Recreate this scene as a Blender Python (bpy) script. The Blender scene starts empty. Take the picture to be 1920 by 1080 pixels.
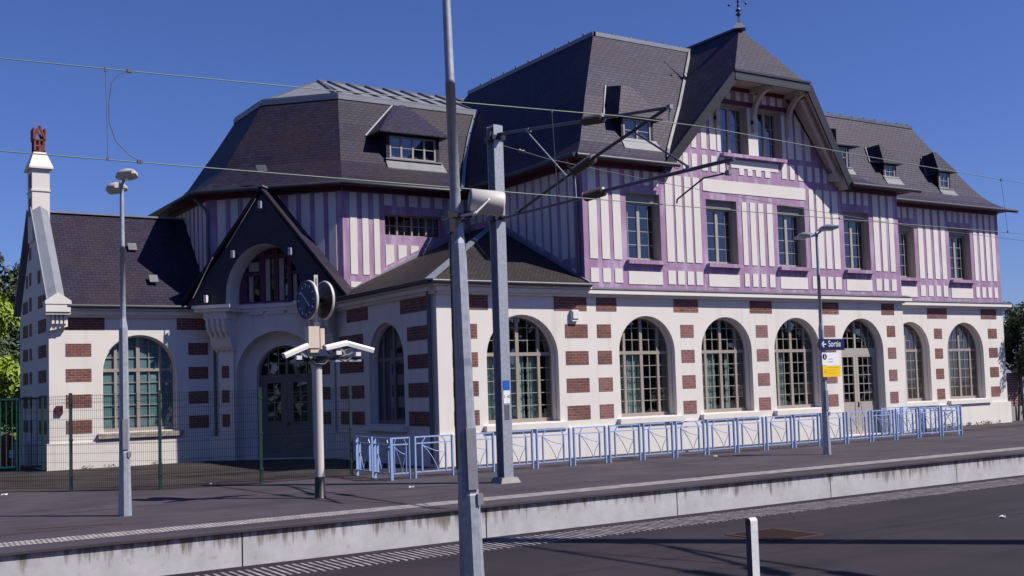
import bpy, bmesh, math, random
from mathutils import Vector, Matrix
random.seed(7)
R = math.radians
SC = bpy.context.scene
COL = SC.collection

# ------------------------------------------------------------------ camera, sky, sun, exposure
cam_d = bpy.data.cameras.new("camera")
cam = bpy.data.objects.new("camera", cam_d)
COL.objects.link(cam)
cam_d.sensor_width = 36.0
cam_d.lens = 38.916
cam_d.shift_y = 0.03128
cam_d.clip_end = 2000.0
_yaw, _pit, _rol = R(32.69058), R(3.48607), R(-1.82596)
_f = Vector((math.sin(_yaw) * math.cos(_pit), math.cos(_yaw) * math.cos(_pit), math.sin(_pit)))
_r = Vector((math.cos(_yaw), -math.sin(_yaw), 0.0))
_u = _r.cross(_f)
_r2 = math.cos(_rol) * _r + math.sin(_rol) * _u
_u2 = -math.sin(_rol) * _r + math.cos(_rol) * _u
_m = Matrix.Identity(4)
for i in range(3):
    _m[i][0], _m[i][1], _m[i][2] = _r2[i], _u2[i], -_f[i]
_m[2][3] = 2.1
cam.matrix_world = _m
SC.camera = cam

SUN_DIR = Vector((0.684, -0.729, 0.0)).normalized() * math.cos(R(47.2)) + Vector((0, 0, math.sin(R(47.2))))
world = bpy.data.worlds.new("World")
SC.world = world
world.use_nodes = True
wn = world.node_tree
bg = wn.nodes["Background"]
sky = wn.nodes.new("ShaderNodeTexSky")
sky.sky_type = 'NISHITA'
sky.sun_disc = False
sky.sun_elevation = R(47.2)
sky.sun_rotation = math.atan2(SUN_DIR.x, SUN_DIR.y)
sky.altitude = 100
sky.air_density = 1.0
sky.dust_density = 0.3
sky.ozone_density = 4.0
tint = wn.nodes.new("ShaderNodeMixRGB")      # the deep blue of a polarised summer sky
tint.blend_type = 'MULTIPLY'
tint.inputs['Fac'].default_value = 1.0
tint.inputs['Color2'].default_value = (0.82, 0.95, 1.62, 1.0)
wn.links.new(sky.outputs[0], tint.inputs['Color1'])
wn.links.new(tint.outputs[0], bg.inputs[0])
bg.inputs[1].default_value = 0.050

sun_d = bpy.data.lights.new("sun", 'SUN')
sun_d.energy = 5.0
sun_d.angle = R(0.5)
sun_d.color = (1.0, 0.94, 0.825)
sun = bpy.data.objects.new("sun", sun_d)
COL.objects.link(sun)
sun.rotation_mode = 'QUATERNION'
sun.rotation_quaternion = (-SUN_DIR).to_track_quat('-Z', 'Y')
sun.location = (30, -20, 40)

SC.view_settings.view_transform = 'Standard'
SC.view_settings.look = 'None'
SC.view_settings.exposure = 0.36
SC.view_settings.gamma = 1.0

# ------------------------------------------------------------------ materials
def nt(name):
    m = bpy.data.materials.new(name)
    m.use_nodes = True
    t = m.node_tree
    return m, t, t.nodes["Principled BSDF"]

def N(t, typ, **kw):
    n = t.nodes.new(typ)
    for k, v in kw.items():
        setattr(n, k, v)
    return n

def rgb(c):
    return (c[0], c[1], c[2], 1.0)

def mat(name, col, rough=0.7, metal=0.0, var=0.0, scale=3.0, bump=0.0, bscale=40.0, col2=None, streak=None, spec=None):
    """colour with two scales of noise; optional vertical streaks of dirt"""
    m, t, b = nt(name)
    b.inputs['Roughness'].default_value = rough
    b.inputs['Metallic'].default_value = metal
    if spec is not None:
        b.inputs['Specular IOR Level'].default_value = spec
    tc = N(t, 'ShaderNodeTexCoord')
    if var > 0 or col2:
        n1 = N(t, 'ShaderNodeTexNoise'); n1.inputs['Scale'].default_value = scale; n1.inputs['Detail'].default_value = 6
        t.links.new(tc.outputs['Object'], n1.inputs['Vector'])
        r = N(t, 'ShaderNodeValToRGB')
        r.color_ramp.elements[0].position = 0.3; r.color_ramp.elements[1].position = 0.7
        c2 = col2 if col2 else tuple(c * (1 - var) for c in col)
        r.color_ramp.elements[0].color = rgb(c2)
        r.color_ramp.elements[1].color = rgb(col)
        t.links.new(n1.outputs['Fac'], r.inputs['Fac'])
        out = r.outputs['Color']
        if streak:
            mp = N(t, 'ShaderNodeMapping'); mp.inputs['Scale'].default_value = streak[1]
            t.links.new(tc.outputs['Object'], mp.inputs['Vector'])
            n2 = N(t, 'ShaderNodeTexNoise'); n2.inputs['Scale'].default_value = 1.0; n2.inputs['Detail'].default_value = 5
            t.links.new(mp.outputs[0], n2.inputs['Vector'])
            r2 = N(t, 'ShaderNodeValToRGB'); r2.color_ramp.elements[0].position = streak[3]; r2.color_ramp.elements[1].position = streak[4]
            t.links.new(n2.outputs['Fac'], r2.inputs['Fac'])
            mx = N(t, 'ShaderNodeMixRGB'); mx.inputs['Color2'].default_value = rgb(streak[0])
            mu = N(t, 'ShaderNodeMath', operation='MULTIPLY'); mu.inputs[1].default_value = streak[2]
            t.links.new(r2.outputs['Color'], mu.inputs[0]); t.links.new(mu.outputs[0], mx.inputs['Fac'])
            t.links.new(out, mx.inputs['Color1']); out = mx.outputs['Color']
        t.links.new(out, b.inputs['Base Color'])
    else:
        b.inputs['Base Color'].default_value = rgb(col)
    if bump > 0:
        n3 = N(t, 'ShaderNodeTexNoise'); n3.inputs['Scale'].default_value = bscale; n3.inputs['Detail'].default_value = 4
        t.links.new(tc.outputs['Object'], n3.inputs['Vector'])
        bp = N(t, 'ShaderNodeBump'); bp.inputs['Strength'].default_value = bump; bp.inputs['Distance'].default_value = 0.02
        t.links.new(n3.outputs['Fac'], bp.inputs['Height']); t.links.new(bp.outputs[0], b.inputs['Normal'])
    return m

def brickmat(name, c1, c2, mortar, bw, bh, ms, rough=0.8, big=0.35, bigcol=(0.5, 0.5, 0.5), bump=0.3, spec=0.5, stainlow=0.42, stainhigh=0.62, off=0.5):
    m, t, b = nt(name)
    b.inputs['Roughness'].default_value = rough
    b.inputs['Specular IOR Level'].default_value = spec
    uv = N(t, 'ShaderNodeUVMap')
    br = N(t, 'ShaderNodeTexBrick')
    br.offset = off
    br.inputs['Color1'].default_value = rgb(c1); br.inputs['Color2'].default_value = rgb(c2)
    br.inputs['Mortar'].default_value = rgb(mortar)
    br.inputs['Scale'].default_value = 1.0
    br.inputs['Mortar Size'].default_value = ms
    br.inputs['Mortar Smooth'].default_value = 0.3
    br.inputs['Bias'].default_value = 0.0
    br.inputs['Brick Width'].default_value = bw
    br.inputs['Row Height'].default_value = bh
    t.links.new(uv.outputs[0], br.inputs['Vector'])
    tc = N(t, 'ShaderNodeTexCoord')
    n = N(t, 'ShaderNodeTexNoise'); n.inputs['Scale'].default_value = 0.55; n.inputs['Detail'].default_value = 7; n.inputs['Roughness'].default_value = 0.6
    t.links.new(tc.outputs['Object'], n.inputs['Vector'])
    r = N(t, 'ShaderNodeValToRGB'); r.color_ramp.elements[0].position = stainlow; r.color_ramp.elements[1].position = stainhigh
    t.links.new(n.outputs['Fac'], r.inputs['Fac'])
    mu = N(t, 'ShaderNodeMath', operation='MULTIPLY'); mu.inputs[1].default_value = big
    t.links.new(r.outputs['Color'], mu.inputs[0])
    mx = N(t, 'ShaderNodeMixRGB'); mx.blend_type = 'MIX'; mx.inputs['Color2'].default_value = rgb(bigcol)
    t.links.new(mu.outputs[0], mx.inputs['Fac']); t.links.new(br.outputs['Color'], mx.inputs['Color1'])
    n2 = N(t, 'ShaderNodeTexNoise'); n2.inputs['Scale'].default_value = 5; n2.inputs['Detail'].default_value = 8; n2.inputs['Roughness'].default_value = 0.7
    t.links.new(tc.outputs['Object'], n2.inputs['Vector'])
    m2 = N(t, 'ShaderNodeMixRGB'); m2.blend_type = 'OVERLAY'; m2.inputs['Fac'].default_value = 0.55
    t.links.new(mx.outputs[0], m2.inputs['Color1']); t.links.new(n2.outputs['Fac'], m2.inputs['Color2'])
    t.links.new(m2.outputs[0], b.inputs['Base Color'])
    bp = N(t, 'ShaderNodeBump'); bp.inputs['Strength'].default_value = bump; bp.inputs['Distance'].default_value = 0.015; bp.invert = True
    t.links.new(br.outputs['Fac'], bp.inputs['Height']); t.links.new(bp.outputs[0], b.inputs['Normal'])
    return m

M = {}
M['render'] = mat('cream_render', (0.655, 0.615, 0.59), 0.85, var=0.06, scale=0.8, bump=0.12, bscale=60, streak=((0.40, 0.36, 0.33), (3.5, 3.5, 0.22), 0.42, 0.55, 0.82))
M['render_shade'] = M['render']
M['infill'] = mat('cream_infill', (0.635, 0.60, 0.58), 0.85, var=0.08, scale=1.2, bump=0.1, bscale=50)
M['purple'] = mat('purple_paint', (0.315, 0.19, 0.325), 0.75, var=0.0, scale=2.6, col2=(0.255, 0.14, 0.262), bump=0.2, bscale=35, streak=((0.43, 0.34, 0.50), (4, 4, 0.6), 0.75, 0.48, 0.66))
M['plum'] = mat('dark_plum_paint', (0.10, 0.018, 0.045), 0.7, var=0.2)
M['slate'] = brickmat('slate', (0.046, 0.039, 0.078), (0.029, 0.025, 0.053), (0.007, 0.006, 0.013), 0.24, 0.125, 0.012, rough=0.55, big=0.5, bigcol=(0.032, 0.023, 0.036), bump=0.6, spec=0.17)
M['slate_warm'] = brickmat('weathered_shade_toned_slate', (0.029, 0.024, 0.050), (0.018, 0.015, 0.035), (0.006, 0.005, 0.010), 0.24, 0.125, 0.011, rough=0.57, big=0.55, bigcol=(0.032, 0.021, 0.024), bump=0.5, spec=0.16)  # patches are weathering; base darkened to carry the tower's grazing light
M['shingle'] = brickmat('small_dark_shingle', (0.048, 0.038, 0.040), (0.022, 0.017, 0.020), (0.006, 0.005, 0.006), 0.13, 0.09, 0.014, rough=0.7, big=0.3, bigcol=(0.045, 0.034, 0.028), bump=0.6, spec=0.25)
M['brick'] = brickmat('red_brick', (0.215, 0.068, 0.055), (0.10, 0.034, 0.034), (0.26, 0.165, 0.145), 0.22, 0.08, 0.010, rough=0.85, big=0.55, bigcol=(0.085, 0.035, 0.035), bump=0.4)
M['brick_pink'] = brickmat('faded_brick', (0.22, 0.085, 0.085), (0.14, 0.05, 0.056), (0.26, 0.16, 0.155), 0.22, 0.08, 0.010, rough=0.85, big=0.35, bigcol=(0.22, 0.13, 0.14), bump=0.3)
M['wall_brick'] = brickmat('boundary_brick', (0.15, 0.05, 0.055), (0.10, 0.035, 0.04), (0.34, 0.27, 0.27), 0.24, 0.1, 0.016, rough=0.85, big=0.2, bigcol=(0.2, 0.12, 0.12), bump=0.4)
M['zinc'] = mat('zinc', (0.20, 0.21, 0.26), 0.55, 0.05, var=0.2, scale=2.0)
M['zinc_dark'] = mat('weathered_zinc', (0.12, 0.125, 0.155), 0.5, 0.1, var=0.35, scale=3.0)
M['gutter'] = mat('gutter_zinc', (0.045, 0.045, 0.06), 0.45, 0.3, var=0.3, scale=2.0)
M['frame'] = mat('taupe_joinery', (0.30, 0.255, 0.23), 0.6, var=0.12, scale=3)
M['bar'] = mat('glazing_bar_paint', (0.33, 0.30, 0.27), 0.6, var=0.1, scale=3)
M['reveal'] = mat('greige_render', (0.36, 0.32, 0.30), 0.85, var=0.1, scale=2)
M['shutter'] = mat('roller_shutter_box', (0.22, 0.20, 0.20), 0.7, var=0.1)
M['curtain'] = mat('green_curtain', (0.38, 0.52, 0.47), 0.9, var=0.15, scale=4, streak=((0.20, 0.30, 0.27), (9, 9, 0.2), 0.9, 0.42, 0.6))
M['blind'] = mat('teal_blind', (0.19, 0.31, 0.33), 0.8, var=0.1)
M['curtain_dark'] = mat('dark_net_curtain', (0.12, 0.12, 0.125), 0.9, var=0.2, scale=3)
M['curtain_plain'] = mat('pale_curtain', (0.30, 0.29, 0.32), 0.9, var=0.2, scale=4, streak=((0.14, 0.14, 0.17), (10, 10, 0.2), 0.8, 0.42, 0.6))
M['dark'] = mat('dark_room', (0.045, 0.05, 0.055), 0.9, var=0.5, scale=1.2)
M['wood'] = mat('cream_painted_wood', (0.47, 0.40, 0.36), 0.7, var=0.15, scale=6)
M['porchboard'] = brickmat('porch_gable_slate', (0.020, 0.020, 0.034), (0.015, 0.015, 0.026), (0.009, 0.009, 0.014), 0.3, 0.16, 0.008, rough=0.55, big=0.2, bigcol=(0.03, 0.03, 0.04), bump=0.3)
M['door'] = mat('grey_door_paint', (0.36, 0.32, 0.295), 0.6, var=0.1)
M['concrete'] = None
M['stone'] = mat('grey_sill_stone', (0.36, 0.32, 0.29), 0.9, var=0.35, scale=6, bump=0.3)
M['terracotta'] = mat('terracotta', (0.22, 0.045, 0.03), 0.8, var=0.45, scale=8, bump=0.3)
M['galv'] = mat('galvanised_steel', (0.36, 0.385, 0.46), 0.48, 0.25, var=0.28, scale=14, bump=0.05)
M['galv_dark'] = mat('dull_galvanised_steel', (0.25, 0.25, 0.30), 0.55, 0.3, var=0.25, scale=6)
M['steel'] = mat('dark_steel_tube', (0.055, 0.05, 0.075), 0.4, 0.5, var=0.3, scale=9)
M['darkpole'] = mat('dark_painted_steel', (0.075, 0.07, 0.12), 0.45, 0.2, var=0.25, scale=5)
M['wire'] = mat('weathered_copper_wire', (0.15, 0.19, 0.155), 0.5, 0.4)
M['wire_thin'] = mat('thin_grey_wire', (0.10, 0.10, 0.11), 0.5, 0.4)
M['insul'] = mat('brown_insulator', (0.085, 0.065, 0.065), 0.4, var=0.5, scale=12)
M['blue'] = mat('pale_blue_paint', (0.28, 0.40, 0.70), 0.42, 0.0, var=0.22, scale=9)
M['green'] = mat('green_coating', (0.006, 0.035, 0.03), 0.45, var=0.2)
M['mesh_green'] = mat('green_mesh_wire', (0.003, 0.012, 0.012), 0.8, spec=0.1)
M['teal'] = mat('teal_green_paint', (0.005, 0.10, 0.095), 0.5, var=0.2)
M['white'] = mat('white_plastic', (0.66, 0.65, 0.66), 0.45, var=0.06)
M['whitep'] = mat('chipped_white_paint', (0.68, 0.68, 0.72), 0.55, var=0.0, scale=16, col2=(0.50, 0.50, 0.56))
M['greywhite'] = mat('pale_grey_paint', (0.50, 0.46, 0.45), 0.5, var=0.08)
M['beige'] = mat('beige_cabinet', (0.60, 0.50, 0.42), 0.6, var=0.1)
M['black'] = mat('black_paint', (0.012, 0.012, 0.013), 0.4)
M['clockface'] = mat('blue_clock_face', (0.015, 0.035, 0.16), 0.3, spec=0.25)
M['navy'] = mat('navy_sign', (0.008, 0.012, 0.07), 0.35)
M['signwhite'] = mat('white_sign', (0.72, 0.72, 0.76), 0.4)
M['yellow'] = mat('yellow_sign', (0.80, 0.50, 0.01), 0.4)
M['yellow_dark'] = mat('ochre_print', (0.55, 0.33, 0.01), 0.4)
M['blueplate'] = mat('blue_plate', (0.02, 0.09, 0.45), 0.4)
M['red'] = mat('red_enamel', (0.28, 0.01, 0.01), 0.4)
M['redbox'] = mat('dark_red_box', (0.11, 0.012, 0.014), 0.5, var=0.2, scale=15)
M['rust'] = mat('rusty_grate', (0.065, 0.028, 0.022), 0.85, var=0.3, scale=12)
M['bark'] = mat('bark', (0.07, 0.055, 0.045), 0.9, var=0.4, scale=8, bump=0.5)
M['leaf_bright'] = mat('yellow_green_leaves', (0.24, 0.33, 0.02), 0.6, col2=(0.12, 0.19, 0.015), scale=1.5)
M['leaf_dark'] = mat('dark_green_leaves', (0.045, 0.075, 0.022), 0.6, col2=(0.02, 0.035, 0.014), scale=1.2)
M['leaf_mid'] = mat('mid_green_leaves', (0.06, 0.10, 0.03), 0.6, col2=(0.02, 0.04, 0.015), scale=1.6)
M['ivy'] = mat('ivy_leaves', (0.03, 0.055, 0.02), 0.5, col2=(0.01, 0.02, 0.01), scale=2.5)
M['grass'] = mat('meadow_grass', (0.20, 0.24, 0.03), 0.9, col2=(0.07, 0.10, 0.02), scale=0.6, bump=0.6, bscale=6)
M['ballast'] = mat('ballast', (0.20, 0.17, 0.155), 0.95, col2=(0.08, 0.065, 0.06), scale=14, bump=1.0, bscale=18)
M['sleeper'] = mat('concrete_sleeper', (0.30, 0.28, 0.26), 0.9, var=0.3, scale=5)
M['rail'] = mat('rail_steel', (0.16, 0.10, 0.075), 0.45, 0.5, var=0.3)
M['farwall'] = mat('grey_concrete', (0.30, 0.285, 0.28), 0.9, var=0.25, scale=2, bump=0.2)
M['litter'] = mat('white_litter', (0.6, 0.6, 0.62), 0.6)
M['strip'] = mat('white_tactile_paint', (0.38, 0.35, 0.35), 0.8, col2=(0.20, 0.18, 0.185), scale=4)

M['niche'] = mat('shade_toned_purple', (0.10, 0.03, 0.075), 0.7, var=0.2)  # purple timber darkened in colour for the shade of the porch recess
M['shade_door'] = mat('shade_toned_door_paint', (0.19, 0.16, 0.145), 0.6, var=0.15, spec=0.2)  # darker copy of the door paint, porch shade put into the colour
M['patch'] = mat('pale_worn_asphalt', (0.040, 0.033, 0.040), 0.9, var=0.2)
M['strip_worn'] = mat('worn_tactile_paint', (0.36, 0.33, 0.34), 0.85, col2=(0.13, 0.115, 0.12), scale=5)
M['unseen_woods'] = mat('woodland', (0.05, 0.075, 0.025), 0.8, col2=(0.02, 0.03, 0.012), scale=.4)

def asphalt(name, c, c2, joint=True):
    m, t, b = nt(name)
    b.inputs['Roughness'].default_value = 0.88
    b.inputs['Specular IOR Level'].default_value = 0.3
    tc = N(t, 'ShaderNodeTexCoord')
    n1 = N(t, 'ShaderNodeTexNoise'); n1.inputs['Scale'].default_value = 0.55; n1.inputs['Detail'].default_value = 9; n1.inputs['Roughness'].default_value = 0.62
    t.links.new(tc.outputs['Object'], n1.inputs['Vector'])
    r1 = N(t, 'ShaderNodeValToRGB'); r1.color_ramp.elements[0].position = 0.32; r1.color_ramp.elements[1].position = 0.68
    r1.color_ramp.elements[0].color = rgb(c2); r1.color_ramp.elements[1].color = rgb(c)
    t.links.new(n1.outputs['Fac'], r1.inputs['Fac'])
    mp = N(t, 'ShaderNodeMapping'); mp.inputs['Scale'].default_value = (0.25, 1.6, 1)
    t.links.new(tc.outputs['Object'], mp.inputs['Vector'])
    n2 = N(t, 'ShaderNodeTexNoise'); n2.inputs['Scale'].default_value = 1.0; n2.inputs['Detail'].default_value = 6
    t.links.new(mp.outputs[0], n2.inputs['Vector'])
    r2 = N(t, 'ShaderNodeValToRGB'); r2.color_ramp.elements[0].position = 0.5; r2.color_ramp.elements[1].position = 0.75
    r2.color_ramp.elements[0].color = (1, 1, 1, 1); r2.color_ramp.elements[1].color = (0.62, 0.60, 0.62, 1)
    t.links.new(n2.outputs['Fac'], r2.inputs['Fac'])
    m1 = N(t, 'ShaderNodeMixRGB', blend_type='MULTIPLY'); m1.inputs['Fac'].default_value = 1
    t.links.new(r1.outputs[0], m1.inputs['Color1']); t.links.new(r2.outputs[0], m1.inputs['Color2'])
    n3 = N(t, 'ShaderNodeTexNoise'); n3.inputs['Scale'].default_value = 90; n3.inputs['Detail'].default_value = 2
    t.links.new(tc.outputs['Object'], n3.inputs['Vector'])
    r3 = N(t, 'ShaderNodeValToRGB'); r3.color_ramp.elements[0].position = 0.3; r3.color_ramp.elements[1].position = 0.75
    r3.color_ramp.elements[0].color = (0.75, 0.75, 0.75, 1); r3.color_ramp.elements[1].color = (1.2, 1.2, 1.2, 1)
    t.links.new(n3.outputs['Fac'], r3.inputs['Fac'])
    m2 = N(t, 'ShaderNodeMixRGB', blend_type='MULTIPLY'); m2.inputs['Fac'].default_value = 0.8
    t.links.new(m1.outputs[0], m2.inputs['Color1']); t.links.new(r3.outputs[0], m2.inputs['Color2'])
    t.links.new(m2.outputs[0], b.inputs['Base Color'])
    bp = N(t, 'ShaderNodeBump'); bp.inputs['Strength'].default_value = 0.4; bp.inputs['Distance'].default_value = 0.01
    t.links.new(n3.outputs['Fac'], bp.inputs['Height']); t.links.new(bp.outputs[0], b.inputs['Normal'])
    return m
M['asphalt'] = asphalt('platform_asphalt', (0.074, 0.061, 0.080), (0.044, 0.035, 0.048))
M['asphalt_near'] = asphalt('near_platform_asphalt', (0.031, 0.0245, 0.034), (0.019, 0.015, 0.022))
M['apron'] = asphalt('rough_apron', (0.060, 0.048, 0.052), (0.018, 0.013, 0.010))
M['road'] = asphalt('road_asphalt', (0.2, 0.18, 0.19), (0.15, 0.14, 0.15))

def concrete_face():
    m, t, b = nt('stained_concrete')
    b.inputs['Roughness'].default_value = 0.85
    tc = N(t, 'ShaderNodeTexCoord')
    n1 = N(t, 'ShaderNodeTexNoise'); n1.inputs['Scale'].default_value = 2.2; n1.inputs['Detail'].default_value = 9; n1.inputs['Roughness'].default_value = 0.65
    t.links.new(tc.outputs['Object'], n1.inputs['Vector'])
    r1 = N(t, 'ShaderNodeValToRGB'); r1.color_ramp.elements[0].position = 0.3; r1.color_ramp.elements[1].position = 0.72
    r1.color_ramp.elements[0].color = (0.34, 0.335, 0.36, 1); r1.color_ramp.elements[1].color = (0.475, 0.465, 0.51, 1)
    t.links.new(n1.outputs['Fac'], r1.inputs['Fac'])
    # run-off grime that starts under the coping (mineral stain, stays put)
    sp = N(t, 'ShaderNodeSeparateXYZ'); t.links.new(tc.outputs['Object'], sp.inputs[0])
    mp = N(t, 'ShaderNodeMapping'); mp.inputs['Scale'].default_value = (7, 1, 0.7)
    t.links.new(tc.outputs['Object'], mp.inputs['Vector'])
    n2 = N(t, 'ShaderNodeTexNoise'); n2.inputs['Scale'].default_value = 1; n2.inputs['Detail'].default_value = 7; n2.inputs['Roughness'].default_value = 0.7
    t.links.new(mp.outputs[0], n2.inputs['Vector'])
    mpb = N(t, 'ShaderNodeMapping'); mpb.inputs['Scale'].default_value = (0.35, 1, 0.1)
    t.links.new(tc.outputs['Object'], mpb.inputs['Vector'])
    n4 = N(t, 'ShaderNodeTexNoise'); n4.inputs['Scale'].default_value = 1; n4.inputs['Detail'].default_value = 2
    t.links.new(mpb.outputs[0], n4.inputs['Vector'])
    # length of the run-off: z + L*noise > threshold
    a = N(t, 'ShaderNodeMath', operation='MULTIPLY'); a.inputs[1].default_value = 1.3
    t.links.new(n2.outputs['Fac'], a.inputs[0])
    a3 = N(t, 'ShaderNodeMath', operation='MULTIPLY'); a3.inputs[1].default_value = 0.55
    t.links.new(n4.outputs['Fac'], a3.inputs[0])
    a4 = N(t, 'ShaderNodeMath', operation='ADD'); t.links.new(a.outputs[0], a4.inputs[0]); t.links.new(a3.outputs[0], a4.inputs[1])
    ac = N(t, 'ShaderNodeMath', operation='SUBTRACT'); ac.inputs[1].default_value = 0.45; t.links.new(a4.outputs[0], ac.inputs[0])
    ad = N(t, 'ShaderNodeMath', operation='ADD'); t.links.new(ac.outputs[0], ad.inputs[0]); t.links.new(sp.outputs['Z'], ad.inputs[1])
    r2 = N(t, 'ShaderNodeValToRGB'); r2.color_ramp.elements[0].position = 0.25; r2.color_ramp.elements[1].position = 0.46
    t.links.new(ad.outputs[0], r2.inputs['Fac'])
    mu = N(t, 'ShaderNodeMath', operation='MULTIPLY'); mu.inputs[1].default_value = 0.9
    t.links.new(r2.outputs[0], mu.inputs[0])
    mx = N(t, 'ShaderNodeMixRGB'); mx.inputs['Color2'].default_value = (0.12, 0.10, 0.085, 1)
    t.links.new(mu.outputs[0], mx.inputs['Fac']); t.links.new(r1.outputs[0], mx.inputs['Color1'])
    # pock marks
    n3 = N(t, 'ShaderNodeTexNoise'); n3.inputs['Scale'].default_value = 7; n3.inputs['Detail'].default_value = 3
    t.links.new(tc.outputs['Object'], n3.inputs['Vector'])
    r3 = N(t, 'ShaderNodeValToRGB'); r3.color_ramp.elements[0].position = 0.66; r3.color_ramp.elements[1].position = 0.74
    t.links.new(n3.outputs['Fac'], r3.inputs['Fac'])
    m3 = N(t, 'ShaderNodeMixRGB'); m3.inputs['Color2'].default_value = (0.26, 0.235, 0.22, 1)
    mu3 = N(t, 'ShaderNodeMath', operation='MULTIPLY'); mu3.inputs[1].default_value = 0.5
    t.links.new(r3.outputs[0], mu3.inputs[0]); t.links.new(mu3.outputs[0], m3.inputs['Fac']); t.links.new(mx.outputs[0], m3.inputs['Color1'])
    t.links.new(m3.outputs[0], b.inputs['Base Color'])
    return m
M['concrete'] = concrete_face()

def glassmat():
    m, t, b = nt('window_glass')
    out = t.nodes['Material Output']
    g = N(t, 'ShaderNodeBsdfGlossy'); g.inputs['Roughness'].default_value = 0.015
    g.inputs['Color'].default_value = (0.9, 0.93, 1, 1)
    tr = N(t, 'ShaderNodeBsdfTransparent'); tr.inputs['Color'].default_value = (0.80, 0.84, 0.85, 1)
    lw = N(t, 'ShaderNodeLayerWeight'); lw.inputs['Blend'].default_value = 0.5
    pw = N(t, 'ShaderNodeMath', operation='POWER'); pw.inputs[1].default_value = 3.5
    fr = N(t, 'ShaderNodeMath', operation='MULTIPLY_ADD'); fr.inputs[1].default_value = 0.8; fr.inputs[2].default_value = 0.13
    t.links.new(lw.outputs['Facing'], pw.inputs[0]); t.links.new(pw.outputs[0], fr.inputs[0])
    mx = N(t, 'ShaderNodeMixShader')
    t.links.new(fr.outputs[0], mx.inputs[0]); t.links.new(tr.outputs[0], mx.inputs[1]); t.links.new(g.outputs[0], mx.inputs[2])
    t.links.new(mx.outputs[0], out.inputs[0])
    return m
M['glass'] = glassmat()

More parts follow.
